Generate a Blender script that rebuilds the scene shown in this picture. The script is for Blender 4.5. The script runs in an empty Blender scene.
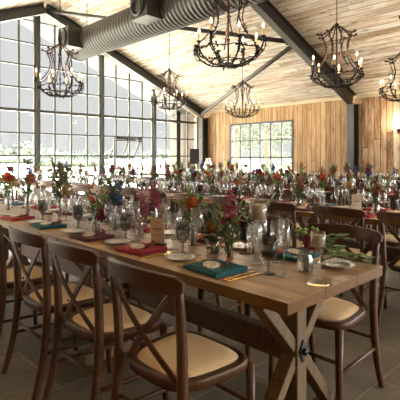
import bpy, bmesh, math, random
from mathutils import Vector, Matrix, Euler
PI = math.pi
rnd = random.Random(7)
S = bpy.context.scene
COL = S.collection

# ------------------------------------------------------------------ camera
CAMH, FPX, YAW = 1.28, 438.0, math.radians(43.8)
cam_d = bpy.data.cameras.new('camera'); cam = bpy.data.objects.new('camera', cam_d); COL.objects.link(cam)
cam.location = (0, 0, CAMH); cam.rotation_euler = (PI/2, 0, -YAW)
cam_d.sensor_width = 36; cam_d.lens = FPX/400*36; cam_d.shift_y = -0.106; cam_d.clip_start = .05; cam_d.clip_end = 2000
S.camera = cam
FW = Vector((math.sin(YAW), math.cos(YAW), 0)); RT = Vector((math.cos(YAW), -math.sin(YAW), 0))
def proj(p):
    p = Vector(p); d = p.dot(FW); l = p.dot(RT)
    if d < .1: return (-999, -999, d)
    return (200+FPX*l/d, 157.5+FPX*(CAMH-p.z)/d, d)
def in_view(p, m=14):
    x, y, d = proj(p); return d > .5 and -m < x < 400+m

# ------------------------------------------------------------------ mesh builder
class MB:
    def __init__(s): s.v = []; s.f = []; s.sm = []; s.mi = []
    def add(s, vs, fs, smooth=False, mi=0):
        b = len(s.v); s.v += [tuple(v) for v in vs]
        for f in fs: s.f.append([b+i for i in f]); s.sm.append(smooth); s.mi.append(mi)
    def box(s, c, d, rot=None, mi=0):
        hx, hy, hz = d[0]/2, d[1]/2, d[2]/2; vs = []
        R = rot.to_matrix() if isinstance(rot, Euler) else (rot or Matrix.Identity(3))
        for x in (-hx, hx):
            for y in (-hy, hy):
                for z in (-hz, hz): vs.append(R @ Vector((x, y, z)) + Vector(c))
        s.add(vs, [(0,1,3,2),(4,6,7,5),(0,4,5,1),(2,3,7,6),(0,2,6,4),(1,5,7,3)], False, mi)
    def bb(s, x0, x1, y0, y1, z0, z1, mi=0): s.box(((x0+x1)/2, (y0+y1)/2, (z0+z1)/2), (x1-x0, y1-y0, z1-z0), None, mi)
    def bar(s, a, b, w, h, up=(0,0,1), mi=0):
        a, b = Vector(a), Vector(b); t = (b-a).normalized(); u = Vector(up)
        n = t.cross(u)
        if n.length < 1e-4: n = t.cross(Vector((1,0,0)))
        n.normalize(); u = n.cross(t); vs = []
        for p in (a, b):
            for i, j in ((-1,-1),(1,-1),(1,1),(-1,1)): vs.append(p+n*i*w/2+u*j*h/2)
        s.add(vs, [(3,2,1,0),(4,5,6,7),(0,1,5,4),(1,2,6,5),(2,3,7,6),(3,0,4,7)], False, mi)
    def tube(s, pts, r, n=8, caps=True, mi=0):
        pts = [Vector(p) for p in pts]; m = len(pts)
        rs = r if isinstance(r, (list, tuple)) else [r]*m
        u = None; rings = []
        for i, p in enumerate(pts):
            t = (pts[min(i+1, m-1)]-pts[max(i-1, 0)]).normalized()
            if u is None:
                u = t.cross(Vector((0,0,1)))
                if u.length < 1e-3: u = t.cross(Vector((0,1,0)))
            u = (u - t*u.dot(t)); u.normalize(); w = t.cross(u)
            rings.append([p+(u*math.cos(2*PI*k/n)+w*math.sin(2*PI*k/n))*rs[i] for k in range(n)])
        vs = [v for g in rings for v in g]; fs = []
        for i in range(m-1):
            for k in range(n):
                a = i*n+k; b = i*n+(k+1) % n; fs.append((a, b, b+n, a+n))
        if caps: fs.append(tuple(range(n-1, -1, -1))); fs.append(tuple((m-1)*n+k for k in range(n)))
        s.add(vs, fs, True, mi)
    def lathe(s, prof, n=16, c=(0,0,0), mi=0):
        vs = []; fs = []; m = len(prof); cx, cy, cz = c
        for r, z in prof:
            for k in range(n): vs.append((cx+r*math.cos(2*PI*k/n), cy+r*math.sin(2*PI*k/n), cz+z))
        for i in range(m-1):
            for k in range(n):
                a = i*n+k; b = i*n+(k+1) % n; fs.append((a, b, b+n, a+n))
        s.add(vs, fs, True, mi)
    def blob(s, c, r, sub=1, sc=(1,1,1), mi=0):
        bm = bmesh.new(); bmesh.ops.create_icosphere(bm, subdivisions=sub, radius=1)
        bm.verts.ensure_lookup_table()
        s.add([(c[0]+v.co.x*r*sc[0], c[1]+v.co.y*r*sc[1], c[2]+v.co.z*r*sc[2]) for v in bm.verts], [tuple(v.index for v in f.verts) for f in bm.faces], True, mi)
        bm.free()
    def leaf(s, p, d, L, W, up=(0,0,1), curl=.15, mi=0):
        p = Vector(p); d = Vector(d).normalized(); n = d.cross(Vector(up))
        if n.length < 1e-3: n = d.cross(Vector((1,0,0)))
        n.normalize(); q = n.cross(d)
        vs = [p, p+d*L*.35+n*W*.5+q*L*curl*.5, p+d*L*.4-q*L*.03, p+d*L*.35-n*W*.5+q*L*curl*.5, p+d*L*.75+n*W*.36+q*L*curl*.2, p+d*L*.75-n*W*.36+q*L*curl*.2, p+d*L-q*L*curl*.6]
        s.add(vs, [(0,2,1),(0,3,2),(1,2,4),(2,3,5),(2,5,6),(2,6,4)], True, mi)
    def ribbon(s, pts, nrm, w, t, mi=0):
        """flat strip: width w across (in the plane whose normal is nrm), thickness t along nrm"""
        pts = [Vector(p) for p in pts]; m = len(pts); vs = []
        for i, p in enumerate(pts):
            tt = (pts[min(i+1, m-1)]-pts[max(i-1, 0)]).normalized(); nn = Vector(nrm(i) if callable(nrm) else nrm).normalized()
            a = tt.cross(nn).normalized(); nn = a.cross(tt)
            ww = w(i/(m-1)) if callable(w) else w
            for x, y in ((-1,-1),(1,-1),(1,1),(-1,1)): vs.append(p+a*x*ww/2+nn*y*t/2)
        fs = [(3,2,1,0), tuple(4*(m-1)+k for k in range(4))]
        for i in range(m-1):
            for k in range(4):
                a = 4*i+k; b = 4*i+(k+1) % 4; fs.append((a, b, b+4, a+4))
        s.add(vs, fs, False, mi)
    def prism(s, poly, z0, z1, mi=0):
        n = len(poly); vs = [(x, y, z0) for x, y in poly]+[(x, y, z1) for x, y in poly]
        s.add(vs, [tuple(range(n-1, -1, -1)), tuple(range(n, 2*n))]+[(i, (i+1) % n, n+(i+1) % n, n+i) for i in range(n)], False, mi)
    def mesh(s, name, mats, bevel=0, seg=2, smooth_all=False):
        me = bpy.data.meshes.new(name); me.from_pydata(s.v, [], s.f)
        me.polygons.foreach_set('use_smooth', [True if smooth_all else x for x in s.sm])
        me.polygons.foreach_set('material_index', s.mi)
        for m in (mats if isinstance(mats, (list, tuple)) else [mats]): me.materials.append(m)
        me.update()
        bm = bmesh.new(); bm.from_mesh(me)
        bmesh.ops.recalc_face_normals(bm, faces=bm.faces)
        if bevel:
            es = [e for e in bm.edges if len(e.link_faces) == 2 and e.calc_face_angle(0) > .6]
            bmesh.ops.bevel(bm, geom=es, offset=bevel, segments=seg, affect='EDGES', profile=.5, clamp_overlap=True)
        bm.to_mesh(me); bm.free()
        return me
    def build(s, name, mats, parent=None, bevel=0, seg=2, smooth_all=False):
        return link(name, s.mesh(name, mats, bevel, seg, smooth_all), parent)
def link(name, me, parent=None):
    o = bpy.data.objects.new(name, me); COL.objects.link(o)
    if parent: o.parent = parent
    return o
def tag(o, label=None, cat=None, group=None, kind=None):
    if label: o['label'] = label
    if cat: o['category'] = cat
    if group: o['group'] = group
    elif 'group' in o: del o['group']
    if kind: o['kind'] = kind
    return o
def empty(name, loc=(0,0,0), rz=0):
    o = bpy.data.objects.new(name, None); COL.objects.link(o); o.location = loc; o.rotation_euler = (0,0,rz); o.empty_display_size = .1
    return o
USED = set()
def dup(src, loc, rz=0, sc=None, tilt=None):
    """first call moves the source itself, later calls copy it with its parts and sub-parts"""
    if src.name not in USED:
        USED.add(src.name); r = src
    else:
        r = src.copy(); COL.objects.link(r)
        for ch in KIDS.get(src.name, []):
            c = ch.copy(); COL.objects.link(c); c.parent = r
            for g in KIDS.get(ch.name, []):
                d = g.copy(); COL.objects.link(d); d.parent = c
    r.location = loc; r.rotation_euler = (tilt[0], tilt[1], rz) if tilt else (0,0,rz)
    if sc: r.scale = (sc,)*3 if not isinstance(sc, tuple) else sc
    return r
KIDS = {}
def proto(o):
    KIDS[o.name] = list(o.children)
    for c in o.children: KIDS[c.name] = list(c.children)
    return o
def struct(o, cat=None): o['kind'] = 'structure'; return o
ORD = ['first','second','third','fourth','fifth','sixth','seventh','eighth','ninth','tenth','eleventh','twelfth','thirteenth','fourteenth','fifteenth','sixteenth','seventeenth','eighteenth','nineteenth','twentieth','twenty-first','twenty-second']

# ------------------------------------------------------------------ materials
class NT:
    def __init__(s, name, rough=.5, spec=.5, metal=0):
        s.m = bpy.data.materials.new(name); s.m.use_nodes = True; s.t = s.m.node_tree
        s.p = s.t.nodes['Principled BSDF']; s.p.inputs['Roughness'].default_value = rough; s.p.inputs['Metallic'].default_value = metal
        s.p.inputs['Specular IOR Level'].default_value = spec; s.out = s.t.nodes['Material Output']
    def n(s, typ, **kw):
        o = s.t.nodes.new(typ)
        for k, v in kw.items(): setattr(o, k, v)
        return o
    def l(s, a, b): s.t.links.new(a, b)
    def set(s, inp, v):
        if hasattr(v, 'is_linked') or isinstance(v, bpy.types.NodeSocket): s.l(v, inp)
        else: inp.default_value = v
    def math(s, op, a, b=0.0, c=None):
        o = s.n('ShaderNodeMath', operation=op); s.set(o.inputs[0], a); s.set(o.inputs[1], b)
        if c is not None: s.set(o.inputs[2], c)
        return o.outputs[0]
    def ramp(s, fac, stops, interp='LINEAR'):
        o = s.n('ShaderNodeValToRGB'); o.color_ramp.interpolation = interp; e = o.color_ramp.elements
        while len(e) < len(stops): e.new(.5)
        for i, (p, c) in enumerate(stops): e[i].position = p; e[i].color = (*c, 1) if len(c) == 3 else c
        s.l(fac, o.inputs[0]); return o.outputs[0]
    def mix(s, f, a, b, mode='MIX'):
        o = s.n('ShaderNodeMix', data_type='RGBA', blend_type=mode); s.set(o.inputs[0], f)
        for i, v in ((6, a), (7, b)):
            if isinstance(v, tuple): o.inputs[i].default_value = (*v, 1) if len(v) == 3 else v
            else: s.l(v, o.inputs[i])
        return o.outputs[2]
    def noise(s, vec, scale, detail=3, rough=.55):
        o = s.n('ShaderNodeTexNoise'); o.inputs['Scale'].default_value = scale; o.inputs['Detail'].default_value = detail; o.inputs['Roughness'].default_value = rough
        if vec: s.l(vec, o.inputs['Vector'])
        return o.outputs['Fac']
    def coord(s, which='Object'): return s.n('ShaderNodeTexCoord').outputs[which]
    def scale(s, vec, sc):
        o = s.n('ShaderNodeMapping'); o.inputs['Scale'].default_value = sc; s.l(vec, o.inputs['Vector']); return o.outputs[0]
    def bump(s, h, strength=.3, dist=.01):
        o = s.n('ShaderNodeBump'); o.inputs['Strength'].default_value = strength; o.inputs['Distance'].default_value = dist
        s.l(h, o.inputs['Height']); s.l(o.outputs[0], s.p.inputs['Normal'])
    def col(s, c):
        if isinstance(c, tuple): s.p.inputs['Base Color'].default_value = (*c, 1)
        else: s.l(c, s.p.inputs['Base Color'])
def sr(r, g, b):
    f = lambda c: c/12.92 if c <= .04045 else ((c+.055)/1.055)**2.4
    return (f(r/255), f(g/255), f(b/255))
def plain(name, c, rough=.5, var=.12, metal=0, nscale=14, bump=0, spec=.5):
    t = NT(name, rough, spec, metal); v = t.noise(t.coord(), nscale)
    t.col(t.mix(v, tuple(x*(1-var) for x in c), tuple(min(1, x*(1+var)) for x in c)))
    if bump: t.bump(t.noise(t.coord(), nscale*6), bump, .004)
    return t.m
def planks(name, along, across, width, length, stops, rough=.6, gap=.025, knots=True, grain=.35, seed=0.0, bump=.3, wash=None):
    t = NT(name, rough, .35); co = t.coord(); sp = t.n('ShaderNodeSeparateXYZ'); t.l(co, sp.inputs[0])
    A, X = sp.outputs['XYZ'.index(along)], sp.outputs['XYZ'.index(across)]
    u = t.math('DIVIDE', X, width); u = t.math('ADD', u, seed); iu = t.math('FLOOR', u); fu = t.math('SUBTRACT', u, iu)
    w1 = t.n('ShaderNodeTexWhiteNoise', noise_dimensions='1D'); t.l(iu, w1.inputs['W'])
    v = t.math('ADD', t.math('DIVIDE', A, length), t.math('MULTIPLY', w1.outputs['Value'], 7.3)); iv = t.math('FLOOR', v); fv = t.math('SUBTRACT', v, iv)
    cb = t.n('ShaderNodeCombineXYZ'); t.l(iu, cb.inputs[0]); t.l(iv, cb.inputs[1]); cb.inputs[2].default_value = seed
    w2 = t.n('ShaderNodeTexWhiteNoise', noise_dimensions='3D'); t.l(cb.outputs[0], w2.inputs['Vector'])
    base = t.ramp(w2.outputs['Value'], stops)
    # grain follows each board
    va = t.n('ShaderNodeVectorMath', operation='ADD'); t.l(co, va.inputs[0])
    vs = t.n('ShaderNodeVectorMath', operation='SCALE'); t.l(w2.outputs['Color'], vs.inputs[0]); vs.inputs['Scale'].default_value = 9; t.l(vs.outputs[0], va.inputs[1])
    sc = [1/width*2.2]*3; sc['XYZ'.index(along)] = 1.1
    g = t.noise(t.scale(va.outputs[0], sc), 1.0, 5, .62)
    gr = t.ramp(g, [(.3, (1-grain,)*3), (.7, (1+grain*.35,)*3)])
    c = t.mix(1, base, gr, 'MULTIPLY')
    if wash:
        sw = [1/width*.9]*3; sw['XYZ'.index(along)] = .9
        ww = t.ramp(t.noise(t.scale(va.outputs[0], sw), 1.0, 6, .7), [(.44, (0,0,0)), (.58, (1,1,1))]); c = t.mix(t.math('MULTIPLY', ww, wash[1]), c, wash[0])
        ww = t.ramp(t.noise(t.scale(vs.outputs[0] and va.outputs[0], [q*1.7+.3 for q in sw]), 1.0, 4, .6), [(.56, (0,0,0)), (.68, (1,1,1))]); c = t.mix(t.math('MULTIPLY', ww, wash[3]), c, wash[2])
    if knots:
        sk = [1/width*.75]*3; sk['XYZ'.index(along)] = 1.7
        vo = t.n('ShaderNodeTexVoronoi'); vo.inputs['Scale'].default_value = 1.0; t.l(t.scale(va.outputs[0], sk), vo.inputs['Vector'])
        k = t.ramp(vo.outputs['Distance'], [(.06, (1,1,1)), (.16, (0,0,0))])
        c = t.mix(t.math('MULTIPLY', k, .75), c, sr(92, 52, 26))
    e = t.math('MINIMUM', fu, t.math('SUBTRACT', 1.0, fu)); e2 = t.math('MULTIPLY', t.math('MINIMUM', fv, t.math('SUBTRACT', 1.0, fv)), length/width)
    edge = t.math('MINIMUM', e, e2); m = t.math('LESS_THAN', edge, gap)
    c = t.mix(m, c, sr(38, 28, 20)); t.col(c)
    h = t.math('SUBTRACT', t.math('MULTIPLY', g, .25), m); t.bump(h, bump, .006)
    return t.m

M = {}
M['ceiling'] = planks('ceiling_boards', 'Y', 'X', .15, 4.2, [(0, sr(184,160,132)), (.15, sr(224,211,192)), (.3, sr(238,232,222)), (.45, sr(204,180,150)), (.6, sr(243,239,232)), (.75, sr(216,194,166)), (.9, sr(164,138,108)), (1, sr(234,224,208))], grain=.5, gap=.03, wash=(sr(246,243,238), .75, sr(176,128,84), .6))
M['wall'] = planks('wall_boards', 'Z', 'Y', .16, 40, [(0, sr(158,112,68)), (.2, sr(194,152,102)), (.4, sr(174,128,80)), (.6, sr(206,170,120)), (.8, sr(146,104,66)), (1, sr(190,146,96))], grain=.55, gap=.045, wash=(sr(228,204,164), .25, sr(150,104,62), .5))
M['wall_old'] = planks('wall_weathered_boards', 'Z', 'Y', .17, 40, [(0, sr(136,94,58)), (.25, sr(170,122,76)), (.45, sr(196,146,98)), (.6, sr(218,198,168)), (.7, sr(152,106,66)), (1, sr(186,134,84))], grain=.55, seed=3.0, gap=.045, wash=(sr(226,210,184), .5, sr(110,72,44), .6))
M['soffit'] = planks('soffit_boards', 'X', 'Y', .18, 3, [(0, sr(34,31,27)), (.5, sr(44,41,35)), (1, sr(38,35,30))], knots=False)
M['wing'] = planks('wing_boards', 'Z', 'Y', .16, 6, [(0, sr(70,58,44)), (.5, sr(86,72,55)), (1, sr(76,63,48))], knots=False)
M['table'] = planks('table_boards', 'Y', 'X', .262, 30, [(0, sr(184,148,106)), (.35, sr(204,166,122)), (.7, sr(170,134,94)), (1, sr(196,158,112))], rough=.34, gap=.012, grain=.55, seed=2.0, bump=.22)
M['table_edge'] = plain('shaded_table_edge', sr(108,76,38), .5, .3, nscale=9, bump=.2, spec=.2)  # darker than the top: shade of the backlit edges put into the colour
M['trestle'] = plain('trestle_timber', sr(112,88,60), .6, .3, nscale=9, bump=.3)
def sawn(name, c, ax):
    t = NT(name, .62, .3); co = t.coord(); sc = [60, 60, 60]; sc[ax] = 3
    g = t.noise(t.scale(co, sc), 1, 4); b = t.noise(co, 5, 3)
    sw = [7, 7, 7]; sw[ax] = 55; g2 = t.noise(t.scale(co, sw), 1, 3)
    c1 = t.mix(t.ramp(t.math('MULTIPLY_ADD', g, .6, t.math('MULTIPLY', g2, .4)), [(.38, (0,0,0)), (.62, (1,1,1))]), tuple(x*.42 for x in c), tuple(x*1.3 for x in c))
    c2 = t.mix(t.ramp(b, [(.35, (0,0,0)), (.65, (1,1,1))]), c1, tuple(x*.8 for x in c)); t.col(c2); t.bump(g, .4, .004); return t.m
M['timber_x'] = sawn('sawn_timber', sr(116,94,66), 2); M['timber_y'] = sawn('sawn_rail', sr(94,72,48), 1)
M['chair'] = sawn('dark_bentwood', sr(86,55,31), 2); M['chair'].node_tree.nodes['Principled BSDF'].inputs['Roughness'].default_value = .42
def rattan():
    t = NT('woven_rattan', .6, .35); co = t.coord(); sp = t.n('ShaderNodeSeparateXYZ'); t.l(co, sp.inputs[0])
    a = t.math('SINE', t.math('MULTIPLY', t.math('ADD', sp.outputs[0], sp.outputs[1]), 380)); b = t.math('SINE', t.math('MULTIPLY', t.math('SUBTRACT', sp.outputs[0], sp.outputs[1]), 380))
    h = t.math('MULTIPLY', a, b); hh = t.math('MULTIPLY_ADD', h, .5, .5); v = t.noise(co, 9)
    t.col(t.mix(v, t.mix(hh, sr(190,154,106), sr(250,224,180)), t.mix(hh, sr(198,162,114), sr(252,228,186)))); t.bump(hh, .5, .003); return t.m
M['rattan'] = rattan()
def stone():
    t = NT('stone_flags', .38, .4); co = t.coord(); br = t.n('ShaderNodeTexBrick'); br.inputs['Scale'].default_value = 1
    br.inputs['Brick Width'].default_value = .9; br.inputs['Row Height'].default_value = .6; br.inputs['Mortar Size'].default_value = .006
    br.inputs['Color1'].default_value = (*sr(120,112,94), 1); br.inputs['Color2'].default_value = (*sr(98,91,76), 1); br.inputs['Mortar'].default_value = (*sr(140,130,110), 1)
    mp = t.n('ShaderNodeMapping'); mp.inputs['Location'].default_value = (.22, .1, 0); t.l(co, mp.inputs[0]); t.l(mp.outputs[0], br.inputs['Vector'])
    n1 = t.noise(co, 2.3, 6, .65); n2 = t.noise(co, 22, 4)
    c = t.mix(1, br.outputs['Color'], t.ramp(n1, [(.3, (.6,.6,.6)), (.7, (1.25,1.22,1.18))]), 'MULTIPLY')
    c = t.mix(1, c, t.ramp(n2, [(.3, (.8,.8,.8)), (.7, (1.1,1.1,1.1))]), 'MULTIPLY'); t.col(c)
    rr = t.ramp(n1, [(.3, (.32,)*3), (.7, (.46,)*3)]); t.l(rr, t.p.inputs['Roughness'])
    t.bump(t.math('ADD', t.math('MULTIPLY', n2, .4), t.math('MULTIPLY', br.outputs['Fac'], -.6)), .25, .01); return t.m
M['stone'] = stone()
M['steel'] = plain('dark_painted_steel', sr(44,41,36), .45, .15)
M['muntin'] = plain('grey_green_steel_frame', sr(64,64,57), .45, .1)
M['muntin_dark'] = plain('dark_window_steel', sr(58,58,54), .5, .1)
M['trim'] = plain('cream_trim', sr(222,204,172), .6, .08)
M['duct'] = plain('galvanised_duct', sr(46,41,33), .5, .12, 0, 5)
M['black'] = plain('black_plastic', sr(13,13,13), .45, .15)
M['iron'] = plain('wrought_iron', sr(22,16,13), .6, .3, 0, 30, 0, .15)
M['rust'] = plain('rusty_iron', sr(66,38,24), .6, .3, 0, 30, 0, .15)
M['cream'] = plain('cream_wax', sr(232,214,176), .55, .05)
M['amber'] = plain('amber_wax', sr(206,166,104), .5, .08)
M['sleeve'] = plain('candle_sleeve', sr(214,180,126), .5, .08)
M['gold'] = plain('brushed_gold', sr(206,160,84), .26, .08, 1)
M['china'] = None
M['paper'] = plain('cream_card', sr(226,212,186), .7, .04)
M['ink'] = plain('dark_ink', sr(52,44,38), .7, .05)
M['white'] = plain('white_icing', sr(238,230,216), .6, .05)
M['slate'] = plain('outer_ground', sr(150,146,130), .9, .15, nscale=.4)
def china():
    t = NT('patterned_china', .2); co = t.coord(); vo = t.n('ShaderNodeTexVoronoi', feature='F1'); vo.inputs['Scale'].default_value = 95; t.l(co, vo.inputs['Vector'])
    ln = t.n('ShaderNodeVectorMath', operation='LENGTH'); t.l(co, ln.inputs[0])
    k = t.math('MULTIPLY', t.math('LESS_THAN', vo.outputs['Distance'], .36), t.math('GREATER_THAN', ln.outputs['Value'], .048))
    t.col(t.mix(k, sr(232,226,212), sr(128,118,104))); return t.m
M['china'] = china()
def glass(name, tint, refl=1.0, ior=1.5, rough=.02, base=.04, real=0.0):
    t = NT(name); t.t.nodes.remove(t.p); tr = t.n('ShaderNodeBsdfTransparent'); tr.inputs[0].default_value = (*tint, 1)
    gl = t.n('ShaderNodeBsdfGlossy'); gl.inputs['Roughness'].default_value = rough; gl.inputs[0].default_value = (1,1,1,1)
    lw = t.n('ShaderNodeLayerWeight'); lw.inputs['Blend'].default_value = .42
    f = t.math('MULTIPLY', t.math('ADD', t.math('POWER', lw.outputs['Facing'], 3.2), base), refl)
    f = t.math('MINIMUM', f, 1.0)
    thru = tr.outputs[0]
    if real:
        gb = t.n('ShaderNodeBsdfGlass'); gb.inputs['IOR'].default_value = ior; gb.inputs['Roughness'].default_value = 0; gb.inputs[0].default_value = (*tint, 1)
        m2 = t.n('ShaderNodeMixShader'); m2.inputs[0].default_value = real; t.l(tr.outputs[0], m2.inputs[1]); t.l(gb.outputs[0], m2.inputs[2]); thru = m2.outputs[0]
    mx = t.n('ShaderNodeMixShader'); t.l(f, mx.inputs[0]); t.l(thru, mx.inputs[1]); t.l(gl.outputs[0], mx.inputs[2]); t.l(mx.outputs[0], t.out.inputs[0]); return t.m
M['glass'] = glass('clear_glass', (.985,.99,.985), 1.0, base=.05, real=.2)
M['smoke'] = glass('smoked_glass', (.66,.665,.65), .9, base=.04)
M['pane'] = glass('window_pane', (.985,.99,.985), .25, base=.02)
def emit(name, c, s):
    t = NT(name); t.t.nodes.remove(t.p); e = t.n('ShaderNodeEmission'); e.inputs[0].default_value = (*c, 1); e.inputs[1].default_value = s; t.l(e.outputs[0], t.out.inputs[0])
    t.m.cycles.emission_sampling = 'NONE'; return t.m
M['bulb'] = emit('warm_filament_bulb', (1, .80, .50), 6)
FL = {'burgundy': sr(128,20,44), 'red': sr(166,34,34), 'orange': sr(204,92,34), 'magenta': sr(190,32,92), 'blue': sr(54,86,205), 'yellow': sr(200,148,52), 'green': sr(118,146,76), 'dark_green': sr(80,104,60), 'grey_green': sr(142,156,118), 'white': sr(226,220,206), 'pink': sr(206,120,120), 'lime': sr(128,160,66), 'berry': sr(120,24,40)}
for k, c in FL.items(): M['f_'+k] = plain('petal_'+k, c, .6, .3, nscale=40)
M['stem'] = plain('green_stem', sr(74,92,48), .6, .15)
NAP = {'teal': sr(20,84,92), 'red': sr(150,28,46), 'plum': sr(88,26,40)}
for k, c in NAP.items(): M['n_'+k] = plain('linen_'+k, c, .8, .12, nscale=60, bump=.25)
M['twig'] = plain('brown_twig', sr(96,54,28), .7, .2)
def speck():
    t = NT('speckled_favour', .6); co = t.coord(); vo = t.n('ShaderNodeTexVoronoi'); vo.inputs['Scale'].default_value = 75; t.l(co, vo.inputs['Vector'])
    t.col(t.mix(t.math('LESS_THAN', vo.outputs['Distance'], .42), sr(232,222,200), t.mix(vo.outputs['Color'], sr(150,110,80), sr(176,150,110)))); return t.m
M['favour'] = speck()
M['bark'] = plain('tree_bark', sr(92,78,62), .9, .3)
M['leaf_a'] = plain('tree_leaf_pale', sr(56,68,40), .7, .3, nscale=3); M['leaf_b'] = plain('tree_leaf_mid', sr(48,56,45), .8, .2, nscale=.6)
M['hedge'] = plain('hedge_leaf', sr(46,54,40), .8, .35, nscale=2)
M['yard'] = plain('dark_unseen_ground', sr(84,80,72), .9, .2, nscale=.3)
M['field'] = plain('pale_hay_field', sr(206,200,180), .95, .12, nscale=.05)

# ------------------------------------------------------------------ room dimensions
XW, XL, YG, YB, XR = 11.55, -.99, 12.2, -6.0, 5.28
ZR, SL = 5.56, .41
def roof(x): return ZR-SL*abs(x-XR)
ZE = roof(XW)
# floor
m = MB(); m.bb(XL-.3, XW+.3, YB-.3, YG+.15, -.2, 0); struct(m.build('floor', M['stone']))
# walls
WY0, WY1, WZ0, WZ1 = 7.87, 10.46, .72, 2.43        # window in the boarded wall
YC = 5.8
def wall_mb(y0, y1): 
    mb = MB(); mb.bb(XW, XW+.2, y0, y1, 0, ZE+.02); return mb
m = MB()
m.bb(XW, XW+.2, YC, WY0, 0, ZE+.02); m.bb(XW, XW+.2, WY1, YG+.1, 0, ZE+.02); m.bb(XW, XW+.2, WY0, WY1, 0, WZ0); m.bb(XW, XW+.2, WY0, WY1, WZ1, ZE+.02)
struct(m.build('wall_right', M['wall']))
m = MB(); m.bb(XW, XW+.2, 1.6, YC, 0, ZE+.02); m.bb(XW, XW+.2, YB, 1.6, 2.6, ZE+.02); m.bb(XW, XW+.2, YB, 1.6, 0, .3)  # unseen openings near the camera, added to light the floor at right
for y in (-5.9, -3.4, -.9): m.bb(XW, XW+.2, y-.12, y+.12, .3, 2.6)
struct(m.build('wall_right_weathered', M['wall_old']))
m = MB(); m.bb(XW, XW+.2, YG+.14, YG+1.6, 0, ZE+.02); struct(m.build('wall_wing', M['wing']))
m = MB(); m.bb(XL-.2, XL, 5, YG, 2.62, ZE+.02); m.bb(XL-.2, XL, 5, YG, 0, .25); m.bb(XL-.2, XL, YB, 5, 0, ZE+.02)  # out-of-view side openings, added to light the far rows and boarded wall
for y in (5.16, 7.4, 9.7, 12): m.bb(XL-.2, XL, y-.16, y+.16, .25, 2.62)
struct(m.build('wall_left', M['wall']))
m = MB(); 
for pf in ([(XL,0),(3.2,0),(3.2,roof(3.2)),(XL,ZE)], [(XW-.3,0),(XW,0),(XW,ZE),(XW-.3,roof(XW-.3))], [(3.2,3.0),(XW-.3,3.0),(XW-.3,roof(XW-.3)),(XR,ZR),(3.2,roof(3.2))], [(7.1,0),(7.4,0),(7.4,3),(7.1,3)]):
    n = len(pf); m.add([(x,YB,z) for x, z in pf]+[(x,YB-.2,z) for x, z in pf], [tuple(range(n)),tuple(range(2*n-1,n-1,-1))]+[(k,(k+1)%n,n+(k+1)%n,n+k) for k in range(n)])
struct(m.build('wall_back', M['wall']))  # unseen wall, its openings shaped to let fill light in from the right
# ceiling: two slopes running out over the gable glass as a soffit
for nm, sgn in (('ceiling', 1), ('ceiling_far_slope', -1)):
    xe = XW+.45 if sgn > 0 else XL-.45; ze = roof(xe); m = MB()
    m.add([(XR,YB-.4,ZR),(xe,YB-.4,ze),(xe,YG,ze),(XR,YG,ZR),(XR,YB-.4,ZR+.25),(xe,YB-.4,ze+.25),(xe,YG,ze+.25),(XR,YG,ZR+.25)], [(0,1,2,3),(4,7,6,5),(0,4,5,1),(1,5,6,2),(2,6,7,3),(0,3,7,4)])
    struct(m.build(nm, M['ceiling']))
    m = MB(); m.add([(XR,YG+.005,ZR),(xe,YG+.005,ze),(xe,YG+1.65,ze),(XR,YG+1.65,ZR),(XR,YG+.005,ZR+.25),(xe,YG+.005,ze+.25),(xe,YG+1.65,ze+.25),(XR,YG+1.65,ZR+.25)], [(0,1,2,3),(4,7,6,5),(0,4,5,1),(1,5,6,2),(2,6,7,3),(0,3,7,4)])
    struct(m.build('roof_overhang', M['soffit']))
# cream verge trim below the gable rafters, eave board along the boarded wall
for i, sgn in enumerate((1, -1)):
    xe = XW if sgn > 0 else XL; m = MB(); m.bar((XR, YG-.12, ZR-.10), (xe, YG-.12, ZE-.10), .06, .17)
    struct(m.build('trim_%d' % (i+1), M['trim']))
m = MB(); m.bb(XW-.16, XW-.02, YG-.14, YG, 0, ZE-.2); struct(m.build('trim_3', M['trim']))
m = MB(); m.bb(XW-.04, XW, YB, YG-.2, ZE-.07, ZE+.02); struct(m.build('trim_4', M['trim']))
# gable rafters stay inside of the trim
def ibeam(mb, a, b, w, h, up, tf=.02):
    a, b = Vector(a), Vector(b); t = (b-a).normalized(); u = Vector(up); n = t.cross(u).normalized(); u = n.cross(t)
    mb.bar(a+u*(h/2-tf/2), b+u*(h/2-tf/2), w, tf, up); mb.bar(a-u*(h/2-tf/2), b-u*(h/2-tf/2), w, tf, up); mb.bar(a, b, .014, h-2*tf, up)
for fi, (y, nm) in enumerate(((YC, 'portal frame beside the middle of the boarded wall'), (YG-.5, 'portal frame inside the glazed gable'))):
    r = empty('steel_frame', (0, y, 0)); tag(r, 'dark steel '+nm, 'steel frame'); r['kind'] = 'structure'
    for sgn in (1, -1):
        xe = XW-.16 if sgn > 0 else XL+.16
        mb = MB(); h = .32 if fi == 0 else .27; dz = h/2/math.cos(math.atan(SL))+.02
        ibeam(mb, (XR, 0, ZR-dz), (xe, 0, roof(xe)-dz), .17, h, (0,0,1)); mb.build('rafter', M['steel'], r)
        mb = MB(); xc = xe
        mb.bb(xc-.14, xc-.12, -.1, .1, 0, roof(xc)-.3); mb.bb(xc+.12, xc+.14, -.1, .1, 0, roof(xc)-.3); mb.bb(xc-.12, xc+.12, -.008, .008, 0, roof(xc)-.3)
        mb.bb(xc-.2, xc+.16, -.14, .14, 0, .03); mb.build('column', M['steel'], r)
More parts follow.
